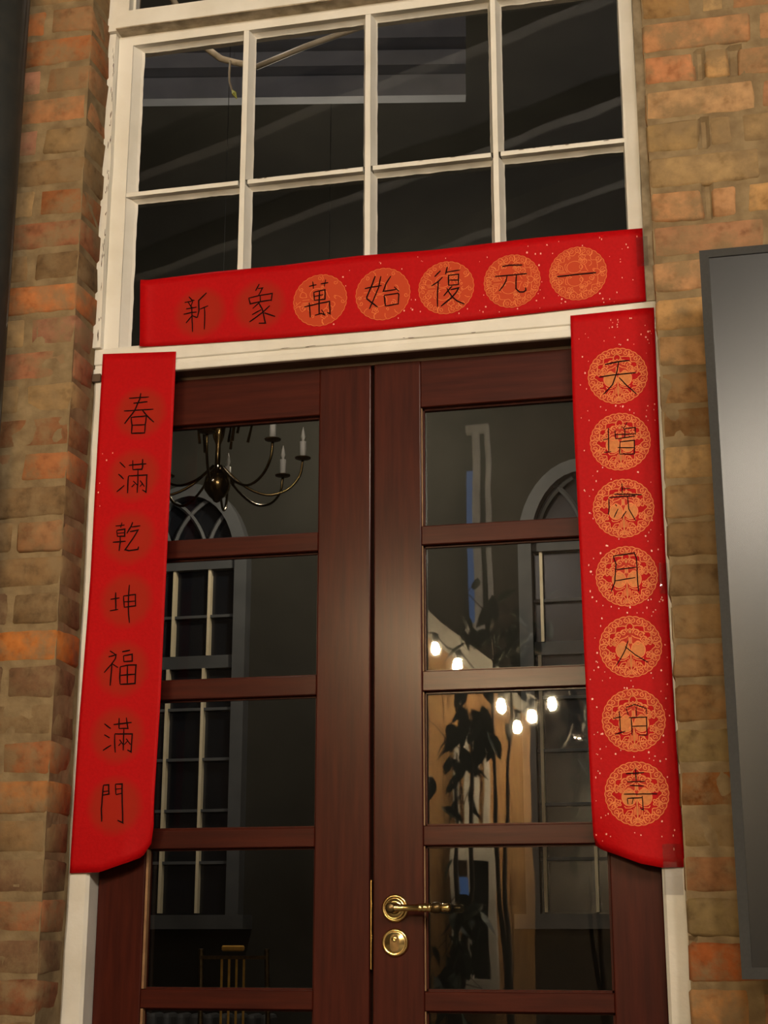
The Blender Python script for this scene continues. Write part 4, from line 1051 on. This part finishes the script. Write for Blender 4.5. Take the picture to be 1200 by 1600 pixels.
# festoon lights
BULBS = [(-1.10, 2.60), (-0.872, 2.502), (-0.749, 2.404), (-0.514, 2.176), (-0.439, 2.074), (-0.358, 2.128), (-0.25, 2.191), (-0.125, 1.983), (0.12, 2.25)]
sl = thing('festoon_lights', (-0.5, -5.0, 2.0), 'string of warm festoon bulbs on a black cord along the kiosk', 'string lights')
for k, (x, z) in enumerate(BULBS):
    o = MB().lathe([(0.011, 0.026), (0.018, 0.012), (0.024, -0.010), (0.022, -0.028), (0.010, -0.040), (0.002, -0.042)], (x, -5.0, z), 'z', 14).build('bulb', M['filament'], sl, smooth=True)
    MB().lathe([(0.010, 0.075), (0.017, 0.070), (0.018, 0.028), (0.014, 0.022)], (x, -5.0, z), 'z', 12).build('socket', M['black'], o, smooth=True)
cd = []
for (x0, z0), (x1, z1) in zip(BULBS, BULBS[1:]):
    for t in (0.0, 0.25, 0.5, 0.75):
        cd.append((x0 + (x1-x0) * t, -5.0, z0 + 0.075 + (z1-z0) * t - 0.03 * math.sin(math.pi * t)))
cd.append((BULBS[-1][0], -5.0, BULBS[-1][1] + 0.075))
MB().tube([(-1.9, -5.05, 3.3)] + cd + [(2.0, -5.0, 3.0)], 0.005, 5).build('cord', M['black'], sl)

# potted figs
def leaf_mesh():
    mb = MB()
    o = [(0, 0), (0.022, 0.025), (0.030, 0.06), (0.020, 0.10), (0, 0.135), (-0.020, 0.10), (-0.030, 0.06), (-0.022, 0.025)]
    vs = [(x, abs(x) * 0.35 - 0.15 * z * z / 0.135, z) for x, z in o] + [(0, -0.15 * 0.06 * 0.06 / 0.135, 0.06)]
    fs = [(i, (i + 1) % 8, 8) for i in range(8)]
    mb.add(vs, fs)
    o = mb.build('leaf', M['leaf']); me = o.data; bpy.data.objects.remove(o)
    return me
LEAF = leaf_mesh()
def fig(base, stems, label, seed, nleaf):
    rng = random.Random(seed)
    t = thing('potted_fig', base, label, 'potted plant', 'potted figs in the courtyard')
    b = Vector(base)
    MB().lathe([(0.13, 0.0), (0.17, 0.28), (0.185, 0.28), (0.185, 0.32), (0.15, 0.32), (0.14, 0.28)], b, 'z', 20).build('pot', M['pot'], t, smooth=True)
    for (top, spread) in stems:
        top = Vector(top)
        p0 = b + Vector((rng.uniform(-.03, .03), rng.uniform(-.03, .03), 0.27))
        mid = p0.lerp(top, 0.5) + Vector((rng.uniform(-.06, .06), rng.uniform(-.05, .05), 0.05))
        MB().tube([p0, p0.lerp(mid, .5), mid, mid.lerp(top, .6), top], [0.018, 0.014, 0.011, 0.008, 0.004], 6).build('stem', M['bark'], t, smooth=True)
        for k in range(nleaf):
            c = top + Vector((rng.gauss(0, spread[0]), rng.gauss(0, 0.10), rng.gauss(0, spread[1])))
            o = bpy.data.objects.new('leaf', LEAF)
            o.location = c - b
            o.rotation_euler = (rng.uniform(-0.8, 0.8) + math.pi * 0.9, rng.uniform(-0.7, 0.7), rng.uniform(0, 6.28))
            s = rng.uniform(0.7, 1.3); o.scale = (s, s, s)
            link(o, t)
            if k % 3 == 0:
                q = c + Vector((rng.uniform(-.1, .1), rng.uniform(-.05, .05), -0.08))
                MB().tube([c, q, q.lerp(top, 0.6)], 0.003, 4).build('twig', M['bark'], t)
    return t
fig((-0.70, -4.25, 0.0), [((-0.63, -4.25, 1.84), (0.07, 0.13)), ((-0.56, -4.3, 2.05), (0.06, 0.07)), ((-0.62, -4.2, 1.05), (0.06, 0.13)), ((-0.66, -4.2, 0.80), (0.06, 0.1))], 'potted fig with drooping dark leaves before the pine boards', 5, 22)
fig((-0.45, -4.78, 0.0), [((-0.52, -4.78, 2.60), (0.11, 0.09)), ((-0.40, -4.75, 2.45), (0.09, 0.08))], 'taller potted fig whose crown rises above the festoon bulbs', 9, 26)
fig((0.06, -4.4, 0.0), [((-0.07, -4.4, 1.95), (0.06, 0.13)), ((-0.03, -4.4, 1.65), (0.05, 0.10))], 'potted fig with sparse leaves beside the festoon end', 13, 22)

# ------------------------------------------------------------------ lamps
def globe_lamp(x, y, z, k, label):
    g = thing('globe_pendant', (x, y, z), label, 'lamp', 'globe pendants over the courtyard')
    MB().lathe([(r * k, h * k) for r, h in [(0.002, -0.22), (0.08, -0.205), (0.155, -0.155), (0.205, -0.08), (0.22, 0.0), (0.205, 0.08), (0.155, 0.155), (0.08, 0.205), (0.04, 0.215)]], (x, y, z), 'z', 28).build('globe', M['globe'], g, smooth=True)
    MB().lathe([(0.04, 0.205 * k), (0.05, 0.22 * k), (0.05, 0.04 + 0.22 * k), (0.01, 0.06 + 0.22 * k), (0.008, 4.6 + 0.28 * x - z + 0.7)], (x, y, z), 'z', 16).build('fitting', M['brassdark'], g, smooth=True)
    return g
globe_lamp(0.88, -5.0, 3.10, 0.85, 'frosted globe pendant mirrored in the dark display')
globe_lamp(1.75, -4.8, 3.40, 1.05, 'middle of the three frosted globe pendants')
globe_lamp(2.65, -4.6, 3.60, 1.15, 'frosted globe pendant farthest from the door')
